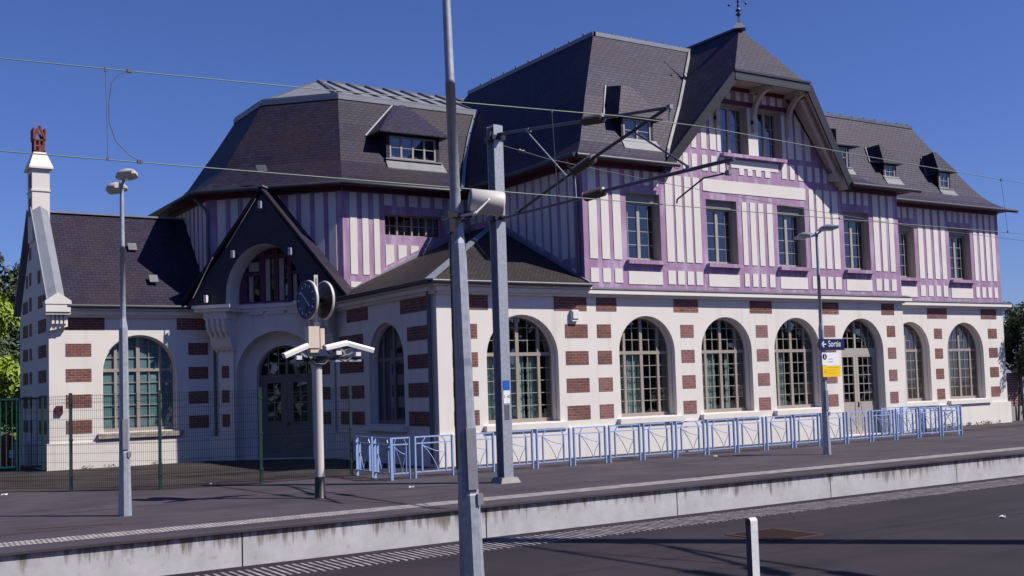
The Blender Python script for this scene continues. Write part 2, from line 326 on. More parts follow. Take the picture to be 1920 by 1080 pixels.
# ------------------------------------------------------------------ mesh helpers
Z = Vector((0, 0, 1))
class MB:
    """collects polygons; build() links them as ONE mesh object with metre-scaled UVs"""
    def __init__(s):
        s.v = []; s.f = []; s.smooth = []
    def poly(s, pts, smooth=False):
        i = len(s.v); s.v += [tuple(p) for p in pts]; s.f.append(list(range(i, i + len(pts)))); s.smooth.append(smooth)
    def grid(s, rows, smooth=False, closed=False):
        i0 = len(s.v); n = len(rows[0])
        for r in rows: s.v += [tuple(p) for p in r]
        for a in range(len(rows) - 1):
            for b in range(n if closed else n - 1):
                c = (b + 1) % n
                s.f.append([i0 + a * n + b, i0 + a * n + c, i0 + (a + 1) * n + c, i0 + (a + 1) * n + b]); s.smooth.append(smooth)
    def hexa(s, p):
        """8 corners: bottom 4 then top 4"""
        i = len(s.v); s.v += [tuple(q) for q in p]
        for f in ((3, 2, 1, 0), (4, 5, 6, 7), (0, 1, 5, 4), (1, 2, 6, 5), (2, 3, 7, 6), (3, 0, 4, 7)):
            s.f.append([i + k for k in f]); s.smooth.append(False)
    def box(s, x0, x1, y0, y1, z0, z1):
        s.hexa([(x0, y0, z0), (x1, y0, z0), (x1, y1, z0), (x0, y1, z0), (x0, y0, z1), (x1, y0, z1), (x1, y1, z1), (x0, y1, z1)])
    def bar(s, a, b, w, h=None, up=Z):
        """rectangular bar from a to b"""
        a = Vector(a); b = Vector(b); h = h or w
        d = (b - a).normalized()
        if abs(d.dot(up)) > 0.98: up = Vector((0, 1, 0))
        x = d.cross(up).normalized(); y = x.cross(d)
        x *= w / 2; y *= h / 2
        s.hexa([a - x - y, a + x - y, a + x + y, a - x + y, b - x - y, b + x - y, b + x + y, b - x + y])
    def tube(s, pts, r, n=8, cap=True, smooth=True):
        pts = [Vector(p) for p in pts]
        rs = r if isinstance(r, (list, tuple)) else [r] * len(pts)
        rows = []; px = None
        for i, p in enumerate(pts):
            if i == 0: d = pts[1] - pts[0]
            elif i == len(pts) - 1: d = pts[-1] - pts[-2]
            else: d = (pts[i + 1] - pts[i]).normalized() + (pts[i] - pts[i - 1]).normalized()
            d.normalize()
            if px is None:
                ref = Z if abs(d.z) < 0.95 else Vector((1, 0, 0))
                x = d.cross(ref).normalized()
            else:
                x = (px - d * px.dot(d)).normalized()
            px = x; y = d.cross(x)
            rows.append([p + rs[i] * (math.cos(2 * math.pi * k / n) * x + math.sin(2 * math.pi * k / n) * y) for k in range(n)])
        s.grid(rows, smooth, True)
        if cap:
            s.poly(rows[0][::-1]); s.poly(rows[-1])
    def lathe(s, prof, c, axis=Z, n=16, smooth=True):
        """prof: list of (radius, distance along axis)"""
        axis = Vector(axis).normalized(); c = Vector(c)
        ref = Z if abs(axis.z) < 0.9 else Vector((1, 0, 0))
        x = axis.cross(ref).normalized(); y = axis.cross(x)
        rows = [[c + axis * h + r * (math.cos(2 * math.pi * k / n) * x + math.sin(2 * math.pi * k / n) * y) for k in range(n)] for r, h in prof]
        s.grid(rows, smooth, True)
        if prof[0][0] > 1e-4: s.poly(rows[0][::-1])
        if prof[-1][0] > 1e-4: s.poly(rows[-1])
    def build(s, name, material, parent=None, recalc=True, merge=False):
        me = bpy.data.meshes.new(name)
        me.from_pydata(s.v, [], s.f)
        me.polygons.foreach_set('use_smooth', s.smooth)
        if recalc or merge:
            bm = bmesh.new(); bm.from_mesh(me)
            if merge: bmesh.ops.remove_doubles(bm, verts=bm.verts, dist=0.0005)
            if recalc: bmesh.ops.recalc_face_normals(bm, faces=bm.faces)
            bm.to_mesh(me); bm.free()
        uv = me.uv_layers.new(name='UVMap')
        for p in me.polygons:
            n = p.normal
            if abs(n.z) > 0.995: tx = Vector((1, 0, 0)); ty = Vector((0, 1, 0))
            else:
                tx = Z.cross(n).normalized(); ty = n.cross(tx)
            for li in p.loop_indices:
                co = me.vertices[me.loops[li].vertex_index].co
                uv.data[li].uv = (co.dot(tx), co.dot(ty))
        ms = material if isinstance(material, (list, tuple)) else [material]
        for m in ms: me.materials.append(m)
        o = bpy.data.objects.new(name, me)
        COL.objects.link(o)
        if parent: o.parent = parent
        return o

def tag(o, label=None, cat=None, group=None, kind=None):
    if label: o['label'] = label
    if cat: o['category'] = cat
    if group: o['group'] = group
    if kind: o['kind'] = kind
    return o
def empty(name, label, cat, group=None, loc=None):
    o = bpy.data.objects.new(name, None); COL.objects.link(o)
    if loc: o.location = loc
    return tag(o, label, cat, group)
def copy_tree(o, parent=None):
    c = o.copy(); COL.objects.link(c)
    if parent: c.parent = parent
    for ch in list(o.children): copy_tree(ch, c)
    return c
def struct(mb, name, material, **k):
    return tag(mb.build(name, material, **k), kind='structure')

class Fr:
    """wall frame: u along the wall, w outward, z up"""
    def __init__(s, o, e, n):
        s.o = Vector((o[0], o[1], 0)); s.e = Vector((e[0], e[1], 0)); s.n = Vector((n[0], n[1], 0))
    def __call__(s, u, w, z):
        p = s.o + s.e * u + s.n * w; p.z = z; return p
S2 = math.sqrt(0.5)
YF, YR, YW, YT = 26.41, 27.9, 36.43, 33.05
FM = Fr((0, YF), (1, 0), (0, -1))
FR = Fr((0, YR), (1, 0), (0, -1))
FW = Fr((0, YW), (1, 0), (0, -1))
FT = Fr((0, YT), (1, 0), (0, -1))
FS = Fr((14.51, 0), (0, -1), (-1, 0))
FML = Fr((19.58, 0), (0, -1), (-1, 0))
FG = Fr((6.38, 0), (0, -1), (-1, 0))
FTL = Fr((11.4, 0), (0, -1), (-1, 0))
FC = Fr((11.4, YW), (S2, -S2), (-S2, -S2))

def arch(u0, u1, z0, zt, n=20):
    """opening outline, semicircular head, counter-clockwise from bottom left"""
    r = (u1 - u0) / 2; c = (u0 + u1) / 2; zs = zt - r
    return [(u0, z0), (u1, z0)] + [(c + r * math.cos(math.pi * k / n), zs + r * math.sin(math.pi * k / n)) for k in range(n + 1)]
def rect(u0, u1, z0, z1):
    return [(u0, z0), (u1, z0), (u1, z1), (u0, z1)]
def ptarch(u0, u1, z0, zs, zt, n=8):
    """pointed arch"""
    c = (u0 + u1) / 2; h = (u1 - u0) / 2; out = [(u0, z0), (u1, z0)]
    for k in range(n + 1):
        a = k / n; out.append((u1 - h * (1 - math.cos(a * math.pi / 2)) ** 0.9 * 1.0, zs + (zt - zs) * math.sin(a * math.pi / 2) ** 0.92))
    left = [(2 * c - p[0], p[1]) for p in out[2:-1]][::-1]
    return out + left

def wall(name, fr, outline, holes, depth, material, parent, w=0.0, merge_list=None):
    """one sheet with real openings and reveals 'depth' deep"""
    bm = bmesh.new()
    def loop(pts):
        vs = [bm.verts.new(fr(p[0], w, p[1])) for p in pts]
        return [bm.edges.new((vs[i], vs[(i + 1) % len(vs)])) for i in range(len(vs))]
    es = loop(outline)
    for h in holes: es += loop(h)
    bmesh.ops.triangle_fill(bm, use_beauty=True, use_dissolve=False, edges=es)
    me = bpy.data.meshes.new(name); bm.to_mesh(me); bm.free()
    mb = MB()
    mb.v = [tuple(v.co) for v in me.vertices]; mb.f = [list(p.vertices) for p in me.polygons]; mb.smooth = [False] * len(mb.f)
    nfront = len(mb.f)
    for pts in list(holes):
        for i in range(len(pts)):
            a, b = pts[i], pts[(i + 1) % len(pts)]
            mb.poly([fr(a[0], w, a[1]), fr(b[0], w, b[1]), fr(b[0], w - depth, b[1]), fr(a[0], w - depth, a[1])])
    bpy.data.meshes.remove(me)
    return mb.build(name, material, parent, merge=True)

def fbox(mb, fr, u0, u1, w0, w1, z0, z1):
    mb.hexa([fr(u0, w1, z0), fr(u1, w1, z0), fr(u1, w0, z0), fr(u0, w0, z0), fr(u0, w1, z1), fr(u1, w1, z1), fr(u1, w0, z1), fr(u0, w0, z1)])
def fprism(mb, fr, pts, w0, w1):
    """polygon in the wall plane pushed out from w0 to w1"""
    mb.poly([fr(p[0], w1, p[1]) for p in pts])
    mb.poly([fr(p[0], w0, p[1]) for p in pts[::-1]])
    n = len(pts)
    for i in range(n):
        a, b = pts[i], pts[(i + 1) % n]
        mb.poly([fr(a[0], w0, a[1]), fr(b[0], w0, b[1]), fr(b[0], w1, b[1]), fr(a[0], w1, a[1])])

# ------------------------------------------------------------------ windows
def arch_h(u, u0, u1, zt):
    r = (u1 - u0) / 2; c = (u0 + u1) / 2
    d = max(0.0, r * r - (u - c) ** 2)
    return zt - r + math.sqrt(d)

def arched_window(parent, fr, u0, u1, z0, zt, deep=0.34, curtains=((0.02, 0.98),), sill=True, cmat='curtain', sillmat='render', half=None, label=None, fine=True, gap=.11, framemat='frame', ctop=3.1):
    c = (u0 + u1) / 2; r = (u1 - u0) / 2
    fw = 0.075
    mb = MB()
    outer = arch(u0 - 0.01, u1 + 0.01, z0 - 0.01, zt + 0.01, 24); inner = arch(u0 + fw, u1 - fw, z0 + 0.11, zt - fw, 24)
    n = len(outer)
    for i in range(n):
        j = (i + 1) % n
        o0, o1, i0, i1 = outer[i], outer[j], inner[i], inner[j]
        mb.poly([fr(o0[0], -deep + .04, o0[1]), fr(o1[0], -deep + .04, o1[1]), fr(i1[0], -deep + .04, i1[1]), fr(i0[0], -deep + .04, i0[1])])
        mb.poly([fr(i0[0], -deep + .04, i0[1]), fr(i1[0], -deep + .04, i1[1]), fr(i1[0], -deep - .05, i1[1]), fr(i0[0], -deep - .05, i0[1])])
    for k in (-0.6, 0, 0.6):
        u = c + k * r; w = 0.055 if k == 0 else 0.045
        fbox(mb, fr, u - w, u + w, -deep - .05, -deep + .03, z0 + 0.1, min(arch_h(u - w, u0, u1, zt), arch_h(u + w, u0, u1, zt)) - 0.05)
    fbox(mb, fr, u0 + fw - .01, u1 - fw + .01, -deep - .05, -deep + .036, 3.0, 3.1)
    f = mb.build('window', M[framemat], parent)
    if label: f['label'] = label
    sr = MB(); o_ = arch(u0, u1, z0, zt, 24); i_ = arch(u0 + .055, u1 - .055, z0, zt - .055, 24)
    for i in range(1, n):
        j = (i + 1) % n
        sr.poly([fr(o_[i][0], -.15, o_[i][1]), fr(o_[j][0], -.15, o_[j][1]), fr(i_[j][0], -.15, i_[j][1]), fr(i_[i][0], -.15, i_[i][1])])
        sr.poly([fr(i_[i][0], -.15, i_[i][1]), fr(i_[j][0], -.15, i_[j][1]), fr(i_[j][0], -deep, i_[j][1]), fr(i_[i][0], -deep, i_[i][1])])
    sr.build('surround', M['render'], f, recalc=False)
    bars = MB()
    for k in (-0.3, 0.3):
        u = c + k * r
        if fine: fbox(bars, fr, u - .009, u + .009, -deep - .02, -deep + .012, z0 + 0.1, arch_h(u, u0, u1, zt) - 0.06)
    z = 3.05
    for z in (1.57, 1.93, 2.29, 2.65, 3.45, 3.81):
        h = 0.0
        if z > zt - r: h = r - math.sqrt(max(0, r * r - (z - (zt - r)) ** 2))
        if fine: fbox(bars, fr, u0 + h + fw * .7, u1 - h - fw * .7, -deep - .018, -deep + .009, z - .009, z + .009)
    if fine: bars.build('glazing_bars', M['bar'], f)
    g = MB(); g.poly([fr(p[0], -deep - .005, p[1]) for p in arch(u0, u1, z0, zt, 24)])
    g.build('glass', M['glass'], f, recalc=False)
    if curtains:
        cb = MB()
        for a, b in curtains:
            ua, ub = u0 + a * 2 * r, u0 + b * 2 * r
            m = max(6, int((ub - ua) / 0.022)); row0 = []; row1 = []
            ph = random.random() * 6
            for k in range(m + 1):
                u = ua + (ub - ua) * k / m
                ww = -deep - gap + (0 if cmat == 'blind' else 0.022 * math.sin(u * 62 + ph) + 0.012 * math.sin(u * 23))
                row0.append(fr(u, ww, z0)); row1.append(fr(u, ww, min(ctop, arch_h(u, u0 - .05, u1 + .05, zt))))
            cb.grid([row0, row1], smooth=True)
        cb.build('curtain', M[cmat], f, recalc=False)
    if sill:
        sb = MB()
        a, b = u0 - .16, u1 + .16
        pts = [(0.16, z0 - .03), (0.18, z0 - .06), (0.18, z0 - .17), (0.0, z0 - .19), (0.0, z0), (-deep + .0, z0 + .02)]
        fbox(sb, fr, a, b, 0.002, 0.17, z0 - .19, z0 - .035)
        sb.build('sill', M[sillmat], f)
    return f

def tall_window(parent, fr, u0, u1, z0, z1, deep=0.3, purple=True, box=True, curtain='curtain_plain', nh=4, sill=True):
    mb = MB(); fw = 0.06
    zt = z1 - (0.24 if box else 0.0)
    for a in ((u0, u0 + fw), (u1 - fw, u1)):
        fbox(mb, fr, a[0], a[1], -deep - .05, -deep + .03, z0 + .002, zt)
    fbox(mb, fr, u0 + fw, u1 - fw, -deep - .05, -deep + .03, z0 + .002, z0 + .09)
    fbox(mb, fr, u0 + fw, u1 - fw, -deep - .05, -deep + .028, zt - .07, zt)
    c = (u0 + u1) / 2
    fbox(mb, fr, c - .055, c + .055, -deep - .05, -deep + .035, z0 + .08, zt - .06)
    f = mb.build('window', M['bar'], parent)
    bars = MB()
    for s_ in (-1, 1):
        u = c + s_ * (u1 - u0) * 0.30
        fbox(bars, fr, u - .01, u + .01, -deep - .015, -deep + .012, z0 + .08, zt - .06)
    for k in range(1, nh):
        z = z0 + .08 + (zt - z0 - .14) * k / nh
        fbox(bars, fr, u0 + fw, u1 - fw, -deep - .013, -deep + .009, z - .01, z + .01)
    bars.build('glazing_bars', M['bar'], f)
    g = MB(); g.poly([fr(*p) for p in ((u0, -deep - .005, z0), (u1, -deep - .005, z0), (u1, -deep - .005, zt), (u0, -deep - .005, zt))])
    g.build('glass', M['glass'], f, recalc=False)
    if box:
        b = MB(); fbox(b, fr, u0 + .002, u1 - .002, -deep - .04, -deep + .16, zt, z1 - .002)
        b.build('shutter_box', M['shutter'], f)
    rv = MB()   # painted reveal lining, 3 mm inside the opening
    e = .003
    rv.poly([fr(u1 - e, -.004, z0 + e), fr(u1 - e, -deep, z0 + e), fr(u1 - e, -deep, z1 - e), fr(u1 - e, -.004, z1 - e)])
    rv.poly([fr(u0 + e, -.004, z0 + e), fr(u0 + e, -deep, z0 + e), fr(u0 + e, -deep, z1 - e), fr(u0 + e, -.004, z1 - e)])
    rv.poly([fr(u0 + e, -.004, z1 - e), fr(u0 + e, -deep, z1 - e), fr(u1 - e, -deep, z1 - e), fr(u1 - e, -.004, z1 - e)])
    rv.poly([fr(u0 + e, -.004, z0 + e), fr(u0 + e, -deep, z0 + e), fr(u1 - e, -deep, z0 + e), fr(u1 - e, -.004, z0 + e)])
    rv.build('reveal', M['reveal'], f, recalc=False)
    if sill:
        s = MB(); fbox(s, fr, u0 - .06, u1 + .06, .014, .15, z0 - .14, z0 - .02); s.build('sill', M['purple'], f)
    return f

# ------------------------------------------------------------------ the ground
g = MB(); g.poly([(-300, 30, -0.06), (500, 30, -0.06), (500, 600, -0.06), (-300, 600, -0.06)]); 
struct(g, 'ground', M['grass'], recalc=False)
g = MB(); g.poly([(-300, -200, -1.2), (500, -200, -1.2), (500, 30, -1.2), (-300, 30, -1.2)])
struct(g, 'track_bed', M['ballast'], recalc=False)
# platform by the station: a real slab with its asphalt top, and its concrete face
g = MB(); g.box(-60, 140, 17.30, 31.0, -1.15, 0.0)
struct(g, 'station_platform', M['asphalt'])
g = MB(); g.poly([(-60, 31.0, -0.004), (140, 31.0, -0.004), (140, 50, -0.004), (-60, 50, -0.004)])
struct(g, 'forecourt', M['road'], recalc=False)
g = MB(); g.poly([(-6, 30.6, .004), (-6, 44, .004), (11.5, 44, .004), (14.6, 33.2, .004), (14.6, 26.5, .004), (13.6, 25.8, .004), (11.7, 26.0, .004), (9.22, 25.72, .004), (6.95, 26.1, .004), (5.3, 27.55, .004), (3.6, 29.3, .004)])
struct(g, 'rough_apron_ground', M['apron'], recalc=False)
g = MB(); g.box(14.0, 43.2, 25.35, 26.4, 0.0015, 0.012)
struct(g, 'gravelly_wall_strip', M['apron'])
g = MB()
k = -12
x = 5.85 + 4.5 * k
while x < 100:
    g.box(x + .012, x + 4.5 - .012, 17.20, 17.30, -1.1, -0.035)
    x += 4.5
struct(g, 'platform_face', M['concrete'])
g = MB(); g.box(-60, 140, 17.21, 17.30, -1.1, -0.06); struct(g, 'platform_joint_filler', M['black'])
g = MB(); g.box(-60, 140, 17.14, 17.30, -0.035, 0.003); struct(g, 'platform_coping', M['asphalt'])
g = MB()
g.box(-20, 90, 17.85, 18.42, 0.0, 0.003)
struct(g, 'tactile_strip_base', M['asphalt'])
g = MB()
x = 0.5
while x < 60:
    g.box(x, x + .058, 17.87, 18.125, 0.003, 0.007); g.box(x + .02, x + .078, 18.145, 18.40, 0.003, 0.008)
    x += 0.075
struct(g, 'tactile_paving', M['strip'])
# island platform in the foreground
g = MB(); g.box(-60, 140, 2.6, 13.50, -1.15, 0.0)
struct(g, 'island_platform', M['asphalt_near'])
g = MB(); x = 1.5
rr = random.Random(3)
while x < 42:
    y1_ = 13.2 - rr.uniform(0, .04); g.box(x, x + .04, 12.42 + rr.uniform(0, .05), y1_, 0.0, 0.007)
    x += 0.1
struct(g, 'island_tactile_paving', M['strip_worn'])
# thin black lines: overhead wire's shadow on the island, bitumen seams beyond
g = MB()
def seam(pts, w=.02, z=.003):
    for a, b in zip(pts, pts[1:]):
        a = Vector(a); b = Vector(b); d = (b - a).normalized(); n = Vector((-d.y, d.x)) * w / 2
        g.poly([(a.x - n.x, a.y - n.y, z), (b.x - n.x, b.y - n.y, z), (b.x + n.x, b.y + n.y, z), (a.x + n.x, a.y + n.y, z)])
seam([(30, 10.9), (22, 10.75), (15.2, 9.9), (12.6, 9.85), (9.8, 9.75)])  # drawn along the overhead wire's shadow on the island
seam([(40, 22.6), (30, 22.35), (20, 22.6), (14, 22.2)], .03)
seam([(12.0, 21.3), (7.8, 22.6), (3.0, 22.2)], .03)
struct(g, 'seams_and_wire_shadow', M['black'], recalc=False)
# pale patch of newer asphalt


# the single track between the platforms
g = MB()
x = -30
while x < 90:
    g.box(x, x + .26, 14.1, 16.6, -1.18, -1.0); x += .6
tag(g.build('sleepers', M['sleeper']), kind='structure')
for i, y in enumerate((14.62, 16.06)):
    g = MB()
    prof = [(-.065, 0), (.065, 0), (.065, .012), (.01, .03), (.01, .11), (.035, .125), (.035, .155), (-.035, .155), (-.035, .125), (-.01, .11), (-.01, .03), (-.065, .012)]
    g.grid([[(-60, y + p[0], -1.0 + p[1]) for p in prof], [(140, y + p[0], -1.0 + p[1]) for p in prof]], closed=True)
    o = g.build('rail', M['rail'])
    tag(o, ('shiny-headed rail nearer the island platform', 'shiny-headed rail nearer the station platform')[i], 'rail', 'rails of the track between the platforms')

# ------------------------------------------------------------------ the station building
ST = empty('station_building', 'long cream, brick and mauve half-timbered station with steep slate roofs behind the blue railings', 'building', loc=(24, 30, 0))
ST.location = (0, 0, 0)
ZC = 4.93
# ground floor walls with real openings
W1 = (16.07, 18.51, 1.09, 4.17); W2 = (20.76, 22.96, 1.09, 4.17); W3 = (24.07, 26.28, 1.09, 4.16); W4 = (27.32, 29.53, 1.09, 4.16)
D5 = (30.59, 32.82, 0.05, 4.16); W6 = (35.22, 37.44, 1.06, 4.16); W7 = (38.54, 40.89, 1.06, 4.15); W8 = (7.95, 10.29, 1.09, 4.17)
WS = (-30.75, -28.42, 1.13, 4.13)
wall('station_wall', FM, [(14.51, 0), (34.0, 0), (34.0, ZC), (14.51, ZC)], [arch(*W1), arch(*W2), arch(*W3), arch(*W4), arch(*D5)], .42, M['render'], ST)
wall('station_wall', FR, [(34.0, 0), (42.35, 0), (42.35, ZC), (34.0, ZC)], [arch(*W6), arch(*W7)], .42, M['render'], ST)
wall('station_wall', FW, [(6.38, 0), (11.7, 0), (11.7, ZC), (6.38, ZC)], [arch(*W8)], .42, M['render'], ST)
wall('station_wall', FS, [(-33.32, 0), (-26.42, 0), (-26.42, ZC), (-33.32, ZC)], [arch(*WS)], .42, M['render'], ST)
DO = (0.94, 3.87, 0.02, 4.2)
wall('station_wall', FC, [(-.2, 0), (4.4, 0), (4.4, ZC + .2), (-.2, ZC + .2)], [arch(*DO)], .5, M['render'], ST)
wall('station_wall', FC, [(-.1, 0.001), (4.3, 0.001), (4.3, ZC), (-.1, ZC)], [arch(1.42, 3.39, .02, 3.74)], .3, M['render'], ST, w=-.5)
wall('gable_wall', FG, [(-41.8, 0), (-36.44, 0), (-36.44, 4.95), (-39.1, 8.22), (-41.8, 4.95)], [], .3, M['render'], ST)
# blind side and rear walls that close the volumes
b = MB()
b.poly([(34.0, 26.42, 0), (34.0, 27.9, 0), (34.0, 27.9, 8.8), (34.0, 26.42, 8.8)])
b.poly([(42.34, 27.91, 0), (42.34, 38, 0), (42.34, 38, 8.8), (42.34, 27.91, 8.8)])
b.poly([(42.34, 38, 0), (24, 38, 0), (24, 38, 8.8), (42.34, 38, 8.8)])
b.poly([(24, 44.6, 0), (11.4, 44.6, 0), (11.4, 44.6, 8.8), (24, 44.6, 8.8)])
b.poly([(24, 44.6, 0), (24, 38, 0), (24, 38, 12), (24, 44.6, 12)])
b.poly([(11.5, 41.8, 0), (6.38, 41.8, 0), (6.38, 41.8, 4.9), (11.5, 41.8, 4.9)])
b.build('rear_wall', M['render'], ST, recalc=False)
# dark rooms behind the windows
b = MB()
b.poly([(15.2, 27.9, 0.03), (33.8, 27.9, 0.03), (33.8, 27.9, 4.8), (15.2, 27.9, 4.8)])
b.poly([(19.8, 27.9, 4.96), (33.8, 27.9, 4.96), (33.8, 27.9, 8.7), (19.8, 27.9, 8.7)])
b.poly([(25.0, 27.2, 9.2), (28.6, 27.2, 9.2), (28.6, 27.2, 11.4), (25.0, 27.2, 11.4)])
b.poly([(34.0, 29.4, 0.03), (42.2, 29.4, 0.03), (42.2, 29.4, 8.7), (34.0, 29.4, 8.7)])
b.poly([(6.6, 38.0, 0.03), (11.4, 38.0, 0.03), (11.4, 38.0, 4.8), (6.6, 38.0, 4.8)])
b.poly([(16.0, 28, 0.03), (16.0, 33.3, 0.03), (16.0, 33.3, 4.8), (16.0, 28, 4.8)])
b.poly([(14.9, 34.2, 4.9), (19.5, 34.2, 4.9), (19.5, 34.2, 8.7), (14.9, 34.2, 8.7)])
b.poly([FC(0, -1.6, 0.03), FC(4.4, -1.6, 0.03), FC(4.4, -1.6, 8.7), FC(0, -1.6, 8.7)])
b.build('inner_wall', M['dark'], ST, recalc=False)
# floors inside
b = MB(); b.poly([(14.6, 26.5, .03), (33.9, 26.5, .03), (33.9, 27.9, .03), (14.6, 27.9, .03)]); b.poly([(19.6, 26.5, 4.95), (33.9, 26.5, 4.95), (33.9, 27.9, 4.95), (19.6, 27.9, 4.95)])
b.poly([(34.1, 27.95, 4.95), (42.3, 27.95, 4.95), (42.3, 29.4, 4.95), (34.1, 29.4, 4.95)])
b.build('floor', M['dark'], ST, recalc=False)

# plinth
b = MB()
def plinth(fr, u0, u1, zt, gaps=()):
    cuts = [u0] + [v for g_ in gaps for v in g_] + [u1]
    for i in range(0, len(cuts), 2):
        fbox(b, fr, cuts[i], cuts[i + 1], 0.0, 0.09, 0.0, zt)
plinth(FM, 14.51, 34.06, .86, [(30.5, 32.92)]); plinth(FR, 34.0, 42.43, .86); plinth(FW, 6.38, 11.62, .82)
plinth(FS, -33.2, -26.3, .86); plinth(FG, -41.8, -36.34, .82)
fbox(b, FC, -.1, .93, 0, .14, 0, .8); fbox(b, FC, 3.88, 4.5, 0, .14, 0, .8)
b.build('plinth', M['render'], ST)
# corner pilaster strips beside the porch
b = MB()
fbox(b, FC, .36, .90, 0.001, .12, .8, 4.75); b.build('pilaster', M['render'], ST); b = MB(); fbox(b, FC, 3.92, 4.42, 0.001, .12, .8, 4.75)
b.build('pilaster', M['render'], ST)

# brick blocks set in the render
ROWS = [(1.10, 1.51), (1.90, 2.31), (2.71, 3.11), (3.50, 3.90)]
TOP = (4.30, 4.70)
def blocks(fr, items, matn, w=.011):
    for (a, c), rows in items:
        for z0, z1 in rows:
            mb = MB(); fbox(mb, fr, a, c, 0.001, w, z0, z1); mb.build('brick_block', M[matn], ST)
blocks(FM, [((14.98, 15.78), ROWS), ((14.98, 16.16), [TOP]), ((18.78, 19.60), ROWS), ((18.41, 19.59), [TOP]), ((19.95, 20.71), [TOP]), ((22.98, 24.00), [TOP]), ((26.27, 27.28), [TOP]), ((29.55, 30.55), [TOP]), ((32.82, 33.51), [TOP]),
            ((19.95, 20.47), ROWS[2:]), ((33.07, 33.51), ROWS[3:])], 'brick')
blocks(FM, [((19.95, 20.47), ROWS[:2]), ((23.23, 23.77), ROWS), ((26.51, 27.04), ROWS), ((29.78, 30.32), ROWS), ((33.07, 33.51), ROWS[:3])], 'brick_pink')
blocks(FR, [((37.76, 38.24), ROWS), ((37.39, 38.62), [TOP]), ((41.26, 41.85), ROWS), ((40.84, 41.88), [TOP])], 'brick')
blocks(FW, [((6.87, 7.63), ROWS), ((6.87, 8.04), [(4.33, 4.71)]), ((10.68, 11.33), ROWS), ((10.31, 11.33), [(4.33, 4.71)])], 'brick')
blocks(FS, [((-32.9, -31.12), ROWS), ((-32.30, -30.74), [TOP]), ((-28.16, -26.83), ROWS), ((-28.56, -26.83), [TOP])], 'brick')
blocks(FC, [((.48, .74), ROWS[:3]), ((4.0, 4.28), ROWS[:3])], 'brick', w=.131)
GR = [(z0 + dz, z1 + dz) for dz in (0, .81, 1.62, 2.43, 3.24, 4.05, 4.86) for z0, z1 in [(1.09, 1.52)]]
blocks(FG, [((-38.2, -36.86), ROWS + [(4.3, 4.72), (5.1, 5.5)]), ((-39.86, -39.43), ROWS + [(4.3, 4.72), (5.15, 5.6)]), ((-41.13, -40.18), ROWS + [(4.3, 4.72), (5.12, 5.52)]),
            ((-38.25, -37.78), [(5.92, 6.34)]), ((-39.86, -39.45), [(6.0, 6.43), (6.85, 7.28)]), ((-40.49, -40.15), [(5.95, 6.4)]), ((-39.8, -39.5), [(7.62, 8.05)])][:-1], 'brick')

# windows of the ground floor
CL = dict(curtains=((.03, .34), (.36, .56), (.60, .72)))
arched_window(ST, FM, *W1, curtains=((.0, .35), (.37, .62), (.66, .80)), sillmat='render', label='window with green curtains, nearest the front corner')
arched_window(ST, FM, *W2, curtains=((.02, .55),))
arched_window(ST, FM, *W3, curtains=((.16, .44), (.62, .70)))
arched_window(ST, FM, *W4, curtains=((.14, .42),))
arched_window(ST, FR, *W6, curtains=())
arched_window(ST, FR, *W7, curtains=((.14, .36),))
arched_window(ST, FW, *W8, curtains=((.0, 1.0),), cmat='blind', sillmat='stone', deep=.28, gap=.04, ctop=9, label='wide arched window with teal blinds and a stone sill')
arched_window(ST, FS, *WS, curtains=((.0, 1.0),), cmat='curtain_dark', deep=.3, fine=False, framemat='shade_door')
